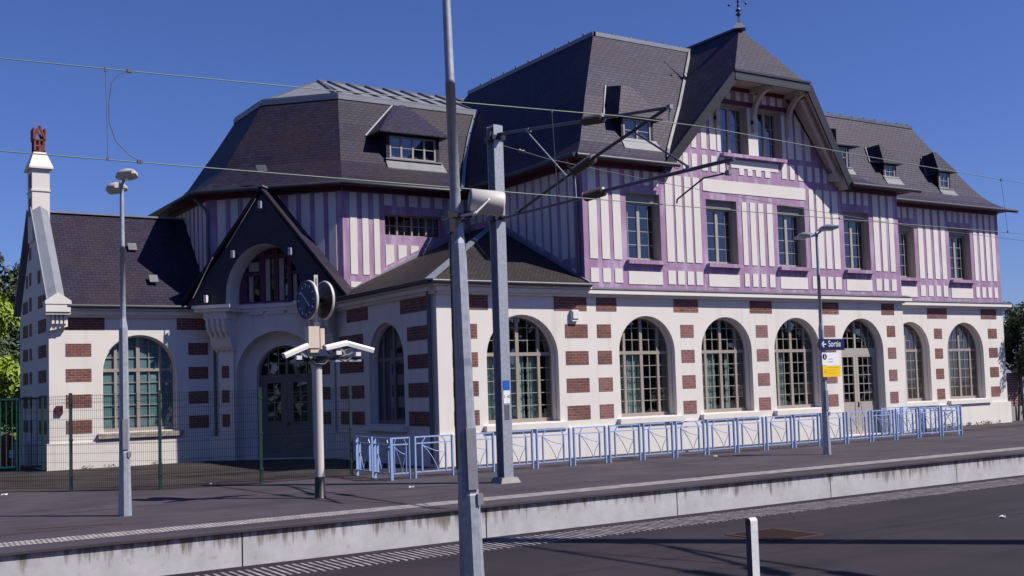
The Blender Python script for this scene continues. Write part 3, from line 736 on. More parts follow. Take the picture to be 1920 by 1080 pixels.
# door in the platform front
def glazed_door(fr, u0, u1, zt, deep, st=.12, transom=(2.85, 3.11), pane=(1.2, 2.80), name='door', nb=(3, 5), fm='door', leafs=True):
    c = (u0 + u1) / 2
    mb = MB(); y0, y1 = -deep - .05, -deep + .03
    outer = arch(u0 - .01, u1 + .01, 0.02, zt + .01, 24); inner = arch(u0 + .07, u1 - .07, 0.02, zt - .07, 24)
    for i in range(2, len(outer)):
        j = (i + 1) % len(outer)
        if j == 0: j = 0
        o0, o1, i0, i1 = outer[i], outer[j], inner[i], inner[j]
        mb.poly([fr(o0[0], y1 + .01, o0[1]), fr(o1[0], y1 + .01, o1[1]), fr(i1[0], y1 + .01, i1[1]), fr(i0[0], y1 + .01, i0[1])])
    o0, o1, i0, i1 = outer[1], outer[2], inner[1], inner[2]
    mb.poly([fr(o0[0], y1 + .01, o0[1]), fr(o1[0], y1 + .01, o1[1]), fr(i1[0], y1 + .01, i1[1]), fr(i0[0], y1 + .01, i0[1])])
    fbox(mb, fr, u0 + .06, u1 - .06, y0, y1, transom[0], transom[1])
    fbox(mb, fr, c - .045, c + .045, y0, y1 - .002, transom[1], zt - .06)
    d = mb.build(name, M[fm], ST)
    for s in (-1, 1):
        a, e = (u0 + .06, c - .006) if s < 0 else (c + .006, u1 - .06)
        lf = MB(); q = y1 - .004
        fbox(lf, fr, a, a + st, y0, q, .03, transom[0]); fbox(lf, fr, e - st, e, y0, q, .03, transom[0])
        fbox(lf, fr, a + st, e - st, y0, q, pane[1], transom[0]); fbox(lf, fr, a + st, e - st, y0 + .02, q - .015, .03, pane[0])
        fbox(lf, fr, a + .2, e - .2, q - .015, q - .003, .2, pane[0] - .15)
        l = lf.build('door_leaf', M[fm], d)
    br = MB()
    for s in (-1, 1):
        a, e = (u0 + .06 + st, c - .006 - st) if s < 0 else (c + .006 + st, u1 - .06 - st)
        for k in range(1, nb[0]):
            u = a + (e - a) * k / nb[0]; fbox(br, fr, u - .009, u + .009, y0 + .03, y1 - .02, pane[0], pane[1])
        for k in range(1, nb[1]):
            z = pane[0] + (pane[1] - pane[0]) * k / nb[1]; fbox(br, fr, a, e, y0 + .032, y1 - .022, z - .012, z + .012)
        u = (c + (u0 if s < 0 else u1)) / 2
        for uu in (u - .16, u + .2): fbox(br, fr, uu - .012, uu + .012, y0 + .03, y1 - .02, transom[1], arch_h(uu, u0, u1, zt) - .06)
        rr_ = (u1 - u0) / 2; zz = transom[1] + .36
        hh = rr_ - math.sqrt(max(0, rr_ ** 2 - max(0, zz - (zt - rr_)) ** 2))
        if zz < zt - .1: fbox(br, fr, min(c + s * .04, c + s * (rr_ - hh - .05)), max(c + s * .04, c + s * (rr_ - hh - .05)), y0 + .032, y1 - .022, zz - .012, zz + .012)
    br.build('glazing_bars', M['bar'], d)
    g = MB(); g.poly([fr(p[0], (y0 + y1) / 2, p[1]) for p in [(u0 + .05, pane[0] - .02), (u1 - .05, pane[0] - .02)] + arch(u0 + .02, u1 - .02, 0, zt, 24)[2:]])
    g.build('glass', M['glass'], d, recalc=False)
    h = MB(); h.tube([fr(c + .05, y1 + .0, 1.12), fr(c + .05, y1 + .06, 1.12), fr(c + .15, y1 + .06, 1.12)], .014, 6); fbox(h, fr, c + .03, c + .07, y1 - .004, y1 + .012, 1.03, 1.2)
    h.build('handle', M['black'], d)
    return d
glazed_door(FM, *((D5[0], D5[1], D5[3])), .36)
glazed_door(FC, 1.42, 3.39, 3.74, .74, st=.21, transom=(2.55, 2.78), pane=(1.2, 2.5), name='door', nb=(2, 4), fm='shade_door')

# cornice between the storeys
def cornice(fr, u0, u1, name='cornice', gut=False, e0=0, e1=0):
    mb = MB()
    fbox(mb, fr, u0, u1, 0.0, .12, 4.72, 4.80)
    fbox(mb, fr, u0 - e0 * .12, u1 + e1 * .12, 0.0, .24, 4.80, 4.90)
    fbox(mb, fr, u0 - e0 * .1, u1 + e1 * .1, 0.0, .21, 4.90, 4.925)
    mb.build(name, M['render'], ST)
    m2 = MB()
    if gut:
        m3 = MB(); fbox(m3, fr, u0 - e0 * .24, u1 + e1 * .24, 0.0, .33, 4.925, 5.0); m3.build('cornice', M['render'], ST)
    else:
        p = [(0.0, 4.925), (.25, 4.925), (.255, 4.945), (0.0, 5.0)]
        m2.hexa([fr(u0 - e0 * .12, .26, 4.926), fr(u1 + e1 * .12, .26, 4.926), fr(u1 + e1 * .12, 0, 4.926), fr(u0 - e0 * .12, 0, 4.926),
                 fr(u0 - e0 * .12, .26, 4.945), fr(u1 + e1 * .12, .26, 4.945), fr(u1 + e1 * .12, 0, 5.02), fr(u0 - e0 * .12, 0, 5.02)])
        m2.build('cornice_flashing', M['zinc_dark'], ST)
cornice(FM, 19.58, 34.0, e1=2.2); cornice(FR, 34.02, 42.35, e1=2.6)
cornice(FM, 14.51, 19.579, gut=True, e0=1.0)
cornice(FS, -33.1, -26.42, gut=True, e1=.0)
cornice(FW, 6.9, 11.3, gut=True)

# timber framed upper walls
E1 = 8.86
win1 = [(21.23, 22.58), (24.52, 25.87), (27.75, 29.07), (31.04, 32.39)]
gw = [(25.30, 26.53), (27.0, 28.12)]
G0, GH = 26.75, 1.24
gab = [(19.58, ZC), (34.0, ZC), (34.0, E1), (30.75, E1), (28.3, 11.85), (25.2, 11.85), (22.75, E1), (19.58, E1)]
wall('timbered_wall', FM, gab, [rect(a, c, 5.9, 7.98) for a, c in win1] + [rect(a, c, 9.56, 11.2) for a, c in gw], .34, M['purple'], ST)
win2 = [(35.45, 36.86), (39.04, 40.41)]
wall('timbered_wall', FR, [(34.0, ZC), (42.35, ZC), (42.35, E1), (34.0, E1)], [rect(a, c, 5.9, 7.97) for a, c in win2], .34, M['purple'], ST)
wall('timbered_wall', FML, [(-33.05, ZC), (-26.43, ZC), (-26.43, E1), (-33.05, E1)], [], .3, M['purple'], ST)
wall('timbered_wall', FT, [(14.78, ZC), (19.58, ZC), (19.58, E1), (14.78, E1)], [rect(16.30, 18.52, 7.30, 8.03)], .34, M['purple'], ST)
NI = (1.10, 3.68)
wall('timbered_wall', FC, [(0, ZC), (4.78, ZC), (4.78, E1), (0, E1)], [ptarch(NI[0], NI[1], 5.15, 5.5, 6.95)], .3, M['purple'], ST, w=.003)
wall('timbered_wall', FTL, [(-41.3, 4.2), (-36.44, 4.2), (-36.44, E1), (-41.3, E1)], [], .3, M['purple'], ST)
b = MB(); b.poly([(11.4, 41.3, 4.2), (14.78, 44.65, 4.2), (14.78, 44.65, E1), (11.4, 41.3, E1)]); b.build('timbered_wall', M['purple'], ST, recalc=False)

PAN = []
def panels(fr, rects, polys=(), w=.018, w0=.001):
    for a, c, z0, z1 in rects: PAN.append(((c - a) * (z1 - z0), fr, rect(a, c, z0, z1), w0, w))
    for p in polys: PAN.append(((max(q[0] for q in p) - min(q[0] for q in p)) * (max(q[1] for q in p) - min(q[1] for q in p)), fr, p, w0, w))
st1 = [(19.79, 20.09), (20.25, 20.54), (20.70, 21.0)]
st2 = [(22.81, 23.11), (23.21, 23.49), (23.61, 23.88), (23.98, 24.26)]
st3 = [(26.10, 26.31), (26.47, 26.71), (26.85, 27.08), (27.25, 27.50)]
st4 = [(29.31, 29.54), (29.67, 29.96), (30.07, 30.34), (30.46, 30.77)]
st5 = [(32.61, 32.90), (33.03, 33.29), (33.46, 33.72)]
rc = [(a, c, 5.88, 8.66) for a, c in st1 + st5] + [(a, c, 5.88, 8.64) for a, c in st2 + st4] + [(a, c, 5.88, 7.98) for a, c in st3]
rc += [(a, c, 5.17, 5.60) for a, c in st1 + st2 + st3 + st4 + st5]
rc += [(a, c, 5.14, 5.54) for a, c in win1]
rc += [(a, c, 8.24, 8.68) for a, c in [(21.2, 21.41), (21.58, 21.79), (21.95, 22.17), (22.34, 22.53), (31.0, 31.22), (31.39, 31.60), (31.77, 31.98), (32.15, 32.37)]]
rc += [(24.41, 29.15, 8.23, 8.64)]
rowB = [(23.61, 23.82), (23.98, 24.21), (24.42, 24.66), (24.82, 25.06), (25.20, 25.43), (28.05, 28.29), (28.44, 28.67), (28.84, 29.09), (29.30, 29.52), (29.68, 29.90)]
rc += [(a, c, 8.90, 9.42) for a, c in rowB]
gz = lambda u: 14.05 - GH * abs(u - G0) - 0.30
pl = []
for a, c in [(24.0, 24.21), (24.42, 24.65), (24.80, 25.06), (28.38, 28.67), (28.78, 29.07), (29.25, 29.50)]:
    if gz(a) > 9.7 and gz(c) > 9.7: pl.append([(a, 9.62), (c, 9.62), (c, min(11.2, gz(c))), (a, min(11.2, gz(a)))])
for a, c in [(23.25, 23.45), (30.1, 30.27)]:
    pl.append([(a, 8.90), (c, 8.90), (c, max(8.95, min(9.42, gz(c) - .05))), (a, max(8.95, min(9.42, gz(a) - .05)))])
pl.append([(25.64, 9.10), (26.06, 9.10), (26.06, 8.88), (26.27, 8.88), (26.27, 9.10), (26.44, 9.10), (26.44, 8.88), (26.66, 8.88), (26.66, 9.10), (26.82, 9.10), (26.82, 8.88), (27.06, 8.88), (27.06, 9.10), (27.25, 9.10), (27.25, 8.88), (27.49, 8.88), (27.49, 9.10), (27.88, 9.10), (27.88, 9.37), (25.64, 9.37)])
rc += [(26.54, 26.99, 9.58, 11.19), (25.12, 25.285, 9.6, 11.1), (28.135, 28.30, 9.6, 11.1)]
rc += [(a, c, 11.38, 11.68) for a, c in [(25.60, 25.80), (26.05, 26.25), (26.43, 26.62), (26.85, 27.0), (27.25, 27.45), (27.64, 27.86), (28.0, 28.2)]]
panels(FM, rc, pl)
srt = [(37.08, 37.38), (37.56, 37.85), (38.04, 38.32), (38.50, 38.77), (40.62, 40.85), (41.02, 41.27), (41.43, 41.68), (41.85, 42.09)]
rr2 = [(a, c, 5.88, 8.66) for a, c in srt] + [(a, c, 5.18, 5.62) for a, c in srt] + [(35.4, 36.86, 5.14, 5.54), (39.0, 40.4, 5.14, 5.54)]
rr2 += [(a, c, 8.24, 8.66) for a, c in [(35.5, 35.7), (35.88, 36.06), (36.21, 36.43), (36.61, 36.83), (39.0, 39.22), (39.40, 39.59), (39.78, 39.98), (40.15, 40.35)]]
panels(FR, rr2)
bayz = lambda ins: 5.0 + .47 * (ins + .42)
# left flank of the main block, stripes end above the low roof
pl = []; u = -33.0
ys = [(32.98, 32.66), (32.50, 32.2), (32.05, 31.74), (31.6, 31.28), (31.2, 30.9), (30.79, 30.44), (30.32, 30.01), (29.85, 29.52), (29.40, 29.10), (28.93, 28.62), (28.48, 28.16), (28.02, 27.73), (27.53, 27.22), (27.09, 26.86)]
for a, c in ys:
    za, zb = bayz(a - 26.41) + .22, bayz(c - 26.41) + .22
    if a > 31: za = zb = bayz(31.5 - 26.41) + .2
    if a < 28.0: za = zb = max(za, 5.95)
    pl.append([(-a, za), (-c, zb), (-c, 8.66), (-a, 8.66)])
panels(FML, [(-27.09, -26.86, 5.45, 5.62)], pl)
# tower front
pl = []
for a, c in [(16.3, 16.61), (16.77, 17.08), (17.23, 17.54), (17.71, 17.97)]:
    pl.append([(a, bayz(a - 14.51) + .22), (c, bayz(c - 14.51) + .22), (c, 6.98), (a, 6.98)])
pl.append([(15.02, 5.53), (15.18, 5.53), (15.42, 5.71), (15.02, 5.71)])
panels(FT, [(15.03, 15.28, 5.95, 8.66), (15.47, 15.69, 5.95, 8.66), (15.89, 16.09, 5.97, 8.66), (16.29, 16.58, 8.30, 8.68), (16.76, 17.05, 8.30, 8.68), (17.22, 17.54, 8.30, 8.68), (17.70, 18.01, 8.30, 8.68), (18.21, 18.50, 8.30, 8.68), (18.72, 19.0, 8.3, 8.68), (18.8, 19.0, 7.2, 8.1), (19.15, 19.35, 7.5, 8.68)], pl)
panels(FC, [(a, c, 5.96, 8.66) for a, c in [(.36, .66), (.84, 1.11), (3.83, 4.13), (4.30, 4.56)]] + [(a, c, 7.1, 8.66) for a, c in [(1.29, 1.59), (1.77, 2.05), (2.9, 3.17), (3.35, 3.65)]] + [(2.3, 2.6, 7.2, 8.66)], w=.022, w0=.004)
panels(FTL, [(-36.9 - .47 * k, -36.62 - .47 * k, 5.0, 8.66) for k in range(10)])

PAN.sort(key=lambda t: -t[0])
mb = MB()
for i, (ar, fr, p, w0, w) in enumerate(PAN):
    if i < 98:
        m1_ = MB(); fprism(m1_, fr, p, w0, w); m1_.build('infill_panel', M['infill'], ST)
    else: fprism(mb, fr, p, w0, w)
tag(mb.build('small_infill', M['infill'], ST), kind='stuff')

# first floor windows
for i, (a, c) in enumerate(win1): tall_window(ST, FM, a, c, 5.9, 7.98)
for a, c in win2: tall_window(ST, FR, a, c, 5.9, 7.97)
for a, c in gw: tall_window(ST, FM, a, c, 9.56, 11.2, deep=.28, box=False, nh=3, sill=False)
b = MB(); fbox(b, FM, 25.25, 28.18, .014, .17, 9.43, 9.54); b.build('gable_window_sill', M['purple'], ST)
b = MB(); fbox(b, FM, 25.1, 28.4, .013, .05, 11.22, 11.36); b.build('dark_rail', M['plum'], ST); b = MB(); fbox(b, FM, 25.1, 28.4, .013, .05, 11.70, 11.84); b.build('dark_rail', M['plum'], ST)
# strip of curtained lights behind the gable windows, hung just inside
b = MB()
for (a, c) in gw:
    for s0, s1 in ((a + .03, a + .5), (c - .45, c - .03)):
        rows0 = []; rows1 = []
        for k in range(16):
            uu = s0 + (s1 - s0) * k / 15; ww = -.42 + .02 * math.sin(k * 1.7)
            rows0.append(FM(uu, ww, 9.6)); rows1.append(FM(uu, ww, 11.15))
        b.grid([rows0, rows1], smooth=True)
b.build('curtain', M['curtain_plain'], ST, recalc=False)
# tower strip window
def strip_window(parent, fr, u0, u1, z0, z1, n, deep, vb=True, fm='frame'):
    mb = MB(); fw = .05
    fbox(mb, fr, u0, u1, -deep - .04, -deep + .03, z0 + .002, z0 + fw); fbox(mb, fr, u0, u1, -deep - .04, -deep + .03, z1 - fw, z1 - .002)
    for k in range(n + 1):
        u = u0 + (u1 - u0) * k / n; h = .035 if 0 < k < n else .03
        uu0, uu1 = max(u0, u - h), min(u1, u + h)
        if k == 0: uu1 = u0 + .06
        if k == n: uu0 = u1 - .06
        fbox(mb, fr, uu0 + .001, uu1 - .001, -deep - .038, -deep + .034, z0 + fw, z1 - fw)
    f = mb.build('window', M[fm], parent)
    b2 = MB()
    for k in range(n):
        a = u0 + (u1 - u0) * k / n; c = u0 + (u1 - u0) * (k + 1) / n
        if vb: fbox(b2, fr, (a + c) / 2 - .01, (a + c) / 2 + .01, -deep - .01, -deep + .014, z0 + fw, z1 - fw)
        fbox(b2, fr, a + .03, c - .03, -deep - .012, -deep + .011, (z0 + z1) / 2 - .01, (z0 + z1) / 2 + .01)
    b2.build('glazing_bars', M['bar'], f)
    g = MB(); g.poly([fr(u0, -deep, z0), fr(u1, -deep, z0), fr(u1, -deep, z1), fr(u0, -deep, z1)]); g.build('glass', M['glass'], f, recalc=False)
    return f
strip_window(ST, FT, 16.30, 18.52, 7.30, 8.03, 4, .24)

# dark plum strip under all the eaves, soffits
b = MB()
for fr, u0, u1 in ((FM, 19.6, 22.9), (FM, 30.7, 33.98), (FR, 34.02, 42.34), (FT, 14.8, 19.56), (FML, -33.04, -26.45), (FTL, -41.3, -36.45)):
    b = MB(); fbox(b, fr, u0, u1, .002, .03, 8.69, 8.84); b.build('eaves_board', M['plum'], ST)
b = MB(); fbox(b, FC, .02, 4.76, .005, .03, 8.69, 8.84)
b.build('eaves_board', M['plum'], ST)

# ------------------------------------------------------------------ roofs
PM = [(-.52, 8.86), (-.30, 9.06), (.0, 9.42), (.30, 9.94), (.98, 11.16), (1.85, 12.52), (2.72, 13.85)]
PT = [(-.56, 8.86), (-.2, 9.04), (.13, 9.27), (.45, 9.58), (.71, 9.86), (1.23, 10.69), (1.68, 11.37), (2.35, 12.5)]
PR = [(-.5, 8.84), (-.2, 9.0), (.08, 9.2), (.36, 9.48), (.66, 9.9), (1.1, 10.66), (1.61, 11.43), (2.28, 12.66)]
def rect_ring(x0, y0, x1, y1, s, z): return [(x0 + s, y0 + s, z), (x1 - s, y0 + s, z), (x1 - s, y1 - s, z), (x0 + s, y1 - s, z)]
def loft(name, rings, material, closed=True, top=None):
    mb = MB()
    mb.grid(rings, closed=closed)
    o = mb.build(name, material, ST)
    return o
_vx = lambda z: 26.75 - (14.05 - z) / 1.24
loft('roof', [[(30.3 - s, 40.1 - s, z), (19.58 + s, 40.1 - s, z), (19.58 + s, YF + s, z), (_vx(z) + .02, YF + s, z)] for s, z in PM], M['slate'], closed=False)
b = MB(); r = rect_ring(19.58, YF, 30.3, 40.1, 2.70, 13.86); b.poly(r); b.build('flat_roof', M['zinc_dark'], ST, recalc=False)
# zinc edge trims of the main roof
b = MB()
b.bar((22.26, 29.13, 13.87), (27.6, 29.13, 13.87), .12, .14); b.bar((22.30, 29.07, 13.87), (22.30, 37.4, 13.87), .12, .14)
b.build('ridge_trim', M['zinc'], ST)
b = MB(); 
for k in range(9): b = MB(); b.box(22.26, 22.32, 29.6 + .85 * k, 29.68 + .85 * k, 13.93, 14.02); b.build('ridge_hook', M['zinc_dark'], ST)
for k in range(5): b = MB(); b.box(23.1 + .75 * k, 23.18 + .75 * k, 29.1, 29.16, 13.93, 14.0); b.build('ridge_hook', M['zinc_dark'], ST)
def octa(s):
    """tower eaves polygon moved in by s (open on the right where it runs under the main roof)"""
    t = math.tan(R(22.5)) * s
    return [(22.9 if s < 2.3 else 22.9, YT + s), (14.78 + t, YT + s), (11.4 + s, YW + t), (11.4 + s, 41.27 - t), (14.78 + t, 44.65 - s), (22.9, 44.65 - s)]
loft('roof', [[(p[0], p[1], z) for p in octa(s)] for s, z in PT], M['slate_warm'], closed=False)
b = MB(); o6 = [(p[0], p[1], 12.52) for p in octa(2.33)]; ap = (16.5, 38.85, 14.0); rd = (22.9, 38.85, 14.0)
b.poly([o6[1], o6[0], rd, ap]); b.poly([o6[2], o6[1], ap]); b.poly([o6[3], o6[2], ap]); b.poly([o6[4], o6[3], ap]); b.poly([o6[5], o6[4], ap, rd])
b.build('zinc_roof', M['zinc'], ST)
b = MB()
for k in range(9):
    x = 16.1 + .78 * k
    a = Vector((x + .0, 35.42, 12.55)); c = Vector((max(x, 16.5), 38.8, 14.02))
    if x < 16.5: c = Vector((16.45, 38.8, 14.0))
    b.bar(a, c, .05, .09)
b.bar(ap, rd, .12, .1)
for q in (o6[1], o6[2], o6[3]): b.bar((q[0], q[1], q[2] + .03), (ap[0], ap[1], ap[2] + .02), .07, .07)
b.build('standing_seam', M['zinc_dark'], ST)
b = MB()
for i in range(0, 4):
    p, q = octa(2.30)[i], octa(2.30)[i + 1]
    b.bar((p[0], p[1], 12.47), (q[0], q[1], 12.47), .1, .16); 
    p, q = octa(2.33)[i], octa(2.33)[i + 1]
    b.bar((p[0], p[1], 12.60), (q[0], q[1], 12.60), .06, .05)
b.build('roof_edge_trim', M['zinc'], ST)
# right-hand wing
loft('roof', [rect_ring(29.6, YR, 42.35, 39.0, s, z) for s, z in PR], M['slate'])
b = MB(); b.poly(rect_ring(29.6, YR, 42.35, 39.0, 2.26, 12.67)); b.build('flat_roof', M['zinc_dark'], ST, recalc=False)
b = MB(); b.bar((31, 30.19, 12.69), (40.08, 30.19, 12.69), .12, .12)
for k in range(9): b.box(34.2 + .7 * k, 34.3 + .7 * k, 30.17, 30.22, 12.74, 12.81)
b.box(39.1, 39.7, 30.15, 30.25, 12.74, 12.80)
b.build('ridge_trim', M['zinc_dark'], ST)
# the main front's eaves right of the gable sweep out from the same slope
b = MB()
prof = [(28.62, 10.01), (28.36, 9.72), (27.9, 9.50), (27.3, 9.31), (26.7, 9.12), (26.25, 8.98), (25.88, 8.85)]
x0, x1 = 28.6, 34.58
b.grid([[(26.75 + (14.05 - z) / 1.24 - .02, y, z) for y, z in prof], [(x1, y, z) for y, z in prof]])
b.poly([(x1, y, z) for y, z in prof] + [(x1, 27.4, 8.84), (x1, 28.9, 8.84)])
b.build('roof', M['slate'], ST)
# soffits
b = MB()
def soffit(pts):
    q_ = MB(); q_.poly(pts); q_.build('soffit', M['plum'], ST, recalc=False)
soffit([(19.06, 25.89, 8.85), (22.6, 25.89, 8.85), (22.6, 26.5, 8.85), (19.06, 26.5, 8.85)])
soffit([(19.06, 26.5, 8.85), (19.7, 26.5, 8.85), (19.7, 33.1, 8.85), (19.06, 33.1, 8.85)])
soffit([(30.9, 25.9, 8.842), (34.58, 25.9, 8.842), (34.58, 28.0, 8.842), (30.9, 28.0, 8.842)])
soffit([(34.58, 27.41, 8.83), (42.85, 27.41, 8.83), (42.85, 28.0, 8.83), (34.58, 28.0, 8.83)])
soffit([(42.3, 28.0, 8.83), (42.85, 28.0, 8.83), (42.85, 38, 8.83), (42.3, 38, 8.83)])
oo, oi = octa(-.55), octa(.1)
for i in range(0, 5):
    a, c, d, e = oo[i], oo[i + 1], oi[i + 1], oi[i]
    soffit([(a[0] if i else 19.6, a[1], 8.855), (c[0], c[1], 8.855), (d[0], d[1], 8.855), (e[0] if i else 19.6, e[1], 8.855)])
# gutters and downpipes
def gutter(pts, r=.075):
    mb = MB(); mb.tube(pts, r, 8); mb.build('gutter', M['gutter'], ST)
gutter([(18.95, 33.0, 8.84), (18.95, 25.85, 8.84)][::-1]); gutter([(19.0, 25.83, 8.84), (22.95, 25.83, 8.84)])
gutter([(30.9, 25.82, 8.83), (34.6, 25.82, 8.83)]); gutter([(34.6, 27.34, 8.81), (42.9, 27.34, 8.81)])
oo = octa(-.62)
gutter([(19.1, oo[0][1], 8.84)] + [(p[0], p[1], 8.84) for p in oo[1:4]])
gutter([(19.5, 26.02, 5.03), (14.12, 26.02, 5.03)], .07); gutter([(14.09, 26.02, 5.03), (14.09, 33.3, 5.03)], .07)
gutter([(6.85, 36.02, 5.05), (11.2, 36.02, 5.05)], .07)
def pipe(pts, r=.05, m='zinc_dark'):
    mb = MB(); mb.tube(pts, r, 8); mb.build('downpipe', M[m], ST)
pipe([(18.97, 26.35, 8.8), (19.35, 26.55, 8.45), (19.50, 26.6, 8.2), (19.50, 26.6, 5.4)])
pipe([(14.35, 26.65, 5.0), (14.42, 26.68, 4.7), (14.42, 26.68, .1)], .06)
pipe([FC(-.35, .3, 8.7), FC(-.05, .1, 8.4), FC(.02, .07, 8.2), FC(.02, .07, 5.4)])
pipe([FC(.2, .06, 4.7), FC(.2, .06, .5)], .045)

# low hipped roof over the corner bay
b = MB()
e = -.44; zz0 = 5.02
A = (14.51 + e, YF + e, zz0); B_ = (19.585, YF + e, zz0); Cc = (14.51 + e, 33.2, zz0)
hx = 19.585; hy = YF + (hx - 14.51)
H = (hx, hy, bayz(hx - 14.51)); T = (14.51 + (33.06 - YF), 33.06, bayz(33.06 - YF))
b.poly([A, B_, H]);
b.poly([A, H, (hx, 33.06, H[2]), (14.51 + e, 33.06, zz0)])
b.build('bay_roof', M['shingle'], ST)
b = MB(); b.bar((A[0], A[1], zz0 + .04), (H[0], H[1], H[2] + .03), .22, .05)
b.bar(FT(14.3, .03, 5.03), FT(19.5, .03, bayz(5.05) + .09), .05, .12); b.bar((19.53, 26.1, 5.08), (19.53, 31.4, bayz(5.0) + .06), .05, .1)
b.build('hip_flashing', M['zinc'], ST)

# wing roof and its gable coping
b = MB()
ry, rz = 39.12, 8.42
for (y0, s) in ((36.05, 1), (42.2, -1)):
    b.grid([[(6.62, y0, 5.02), (6.62, y0 + s * .35, 5.36), (6.62, ry, rz)], [(14.3, y0, 5.02), (14.3, y0 + s * .35, 5.36), (14.3, ry, rz)]])
b.build('wing_roof', M['slate_warm'], ST)
b = MB(); b.bar((6.9, ry, rz + .02), (11.6, ry, rz + .02), .2, .06); b.build('ridge_trim', M['zinc'], ST)
b = MB()   # zinc coping, a shallow double pitch over the gable parapet
for (y0, s) in ((35.98, 1), (42.25, -1)):
    p0 = Vector((6.28, y0, 5.2)); p1 = Vector((6.28, ry - s * .35, 8.45))
    for dx0, dx1, dz0, dz1 in ((-.04, .0, .08, .05), (0, .26, .0, .17), (.26, .50, .17, .02)):
        b.hexa([p0 + Vector((dx0, 0, -.06)), p0 + Vector((dx1, 0, -.06)), p1 + Vector((dx1, 0, -.06)), p1 + Vector((dx0, 0, -.06)),
                p0 + Vector((dx0, 0, dz0)), p0 + Vector((dx1, 0, dz1)), p1 + Vector((dx1, 0, dz1)), p1 + Vector((dx0, 0, dz0))])
b.build('gable_coping', M['zinc'], ST)
b = MB()  # moulded kneeler at the foot of the gable
for w0, w1, z0, z1 in ((0, .42, 4.78, 4.86), (0, .46, 4.86, 5.1)):
    fbox(b, FW, 6.22, 6.94, w0, w1, z0, z1)
fprism(b, FW, [(6.2, 5.1), (6.96, 5.1), (6.96, 5.2), (6.58, 5.46), (6.2, 5.2)], 0, .48)
for k in range(4): fbox(b, FW, 6.42 + .12 * k, 6.49 + .12 * k, 0, .3, 4.5, 4.78)
fprism(b, FW, [(6.38, 4.3), (6.9, 4.42), (6.9, 4.78), (6.38, 4.78)], 0.002, .2)
b.build('kneeler', M['render'], ST)
# chimney
b = MB()
b.box(6.30, 6.84, 38.72, 39.58, 7.4, 9.8); b.box(6.27, 6.87, 38.69, 39.61, 9.05, 9.11)
b.hexa([(6.2, 38.62, 9.8), (6.94, 38.62, 9.8), (6.94, 39.68, 9.8), (6.2, 39.68, 9.8), (6.2, 38.62, 9.86), (6.94, 38.62, 9.86), (6.94, 39.68, 9.86), (6.2, 39.68, 9.86)])
b.hexa([(6.2, 38.62, 9.86), (6.94, 38.62, 9.86), (6.94, 39.68, 9.86), (6.2, 39.68, 9.86), (6.38, 38.86, 10.38), (6.76, 38.86, 10.38), (6.76, 39.44, 10.38), (6.38, 39.44, 10.38)])
ch = b.build('chimney', M['render'], ST)
for z0, z1 in ((9.2, 9.68), (8.25, 8.85)):
    b = MB(); b.box(6.292, 6.299, 38.95, 39.35, z0, z1); b.build('brick_inset', M['brick'], ch)
b = MB(); x0, x1, y0, y1 = 6.40, 6.74, 38.90, 39.40
for x in (x0, x1 - .06):
    for y in (y0, y1 - .06): b.box(x, x + .06, y, y + .06, 10.38, 10.80)
b.box(x0, x1, y0, y1, 10.37, 10.44); b.box(x0, x1, y0, y1, 10.78, 10.83)
for x in (6.54,): b.box(x, x + .05, y0 + .005, y1 - .005, 10.44, 10.78)
b.box(x0 + .005, x1 - .005, y0 + .01, y0 + .05, 10.58, 10.63)
b.bar((x0 - .0, y0 + .03, 10.82), (x0 + .17, y0 + .03, 11.27), .09, .06); b.bar((x1, y0 + .03, 10.82), (x1 - .17, y0 + .03, 11.27), .09, .06)
b.bar((x0 - .0, y1 - .03, 10.82), (x0 + .17, y1 - .03, 11.27), .09, .06); b.bar((x1, y1 - .03, 10.82), (x1 - .17, y1 - .03, 11.27), .09, .06)
for x in (x0 - .03, x1 - .02): b.box(x, x + .05, y0 - .02, y1 + .02, 10.8, 11.2)
b.build('chimney_pot', M['terracotta'], ch)

# the big gable with its half-hip
GP = 25.40; zh = 11.98; hd = 1.68; fd = 4.2; zf = 14.05 - GH * fd; GY = 26.8
b = MB()
for s in (-1, 1):
    # side slope: foot in front, foot at back, ridge
    p = [Vector((G0 + s * fd, 25.95, zf)), Vector((G0 + s * hd, GP, zh)), Vector((G0, GY, 14.05)), Vector((G0, 36, 14.05)), Vector((G0 + s * fd, 36, zf))]
    if s > 0:
        # right side runs back only until it meets the lower roof
        p = [Vector((G0 + s * fd, 25.95, zf)), Vector((G0 + s * hd, GP, zh)), Vector((G0, GY, 14.05)), Vector((G0, 33, 14.05)), Vector((G0 + s * fd, 33, zf))]
    b.poly(p)
b.poly([(G0 - hd, GP, zh), (G0 + hd, GP, zh), (G0, GY, 14.05)])
b.build('gable_roof', M['slate'], ST)
b = MB()
dn = Vector((0, 0, -.16))
for s in (-1, 1):
    a = Vector((G0 + s * fd, 25.97, zf)); c = Vector((G0 + s * hd, GP + .02, zh)); d = Vector((G0 + s * (fd - .1), 26.40, zf)); e = Vector((G0 + s * (hd + .05), 26.40, zh))
    b.poly([a + dn, c + dn, e + dn, d + dn])
b.poly([Vector((G0 - hd, GP + .02, zh)) + dn, Vector((G0 + hd, GP + .02, zh)) + dn, (G0 + hd, 26.40, zh - .16), (G0 - hd, 26.40, zh - .16)])
b.build('gable_soffit', M['wood'], ST, recalc=False)
b = MB()
for s in (-1, 1):
    a = Vector((G0 + s * (fd + .06), 25.94, zf - .12)); c = Vector((G0 + s * (hd + .0), GP - .03, zh - .12))
    b.bar(a, c, .06, .30, up=Vector((0, -1, 0)).cross((c - a).normalized()))
b.bar((G0 - hd - .02, GP - .035, zh - .14), (G0 + hd + .02, GP - .035, zh - .14), .06, .27)
b.build('barge_board', M['porchboard'], ST)
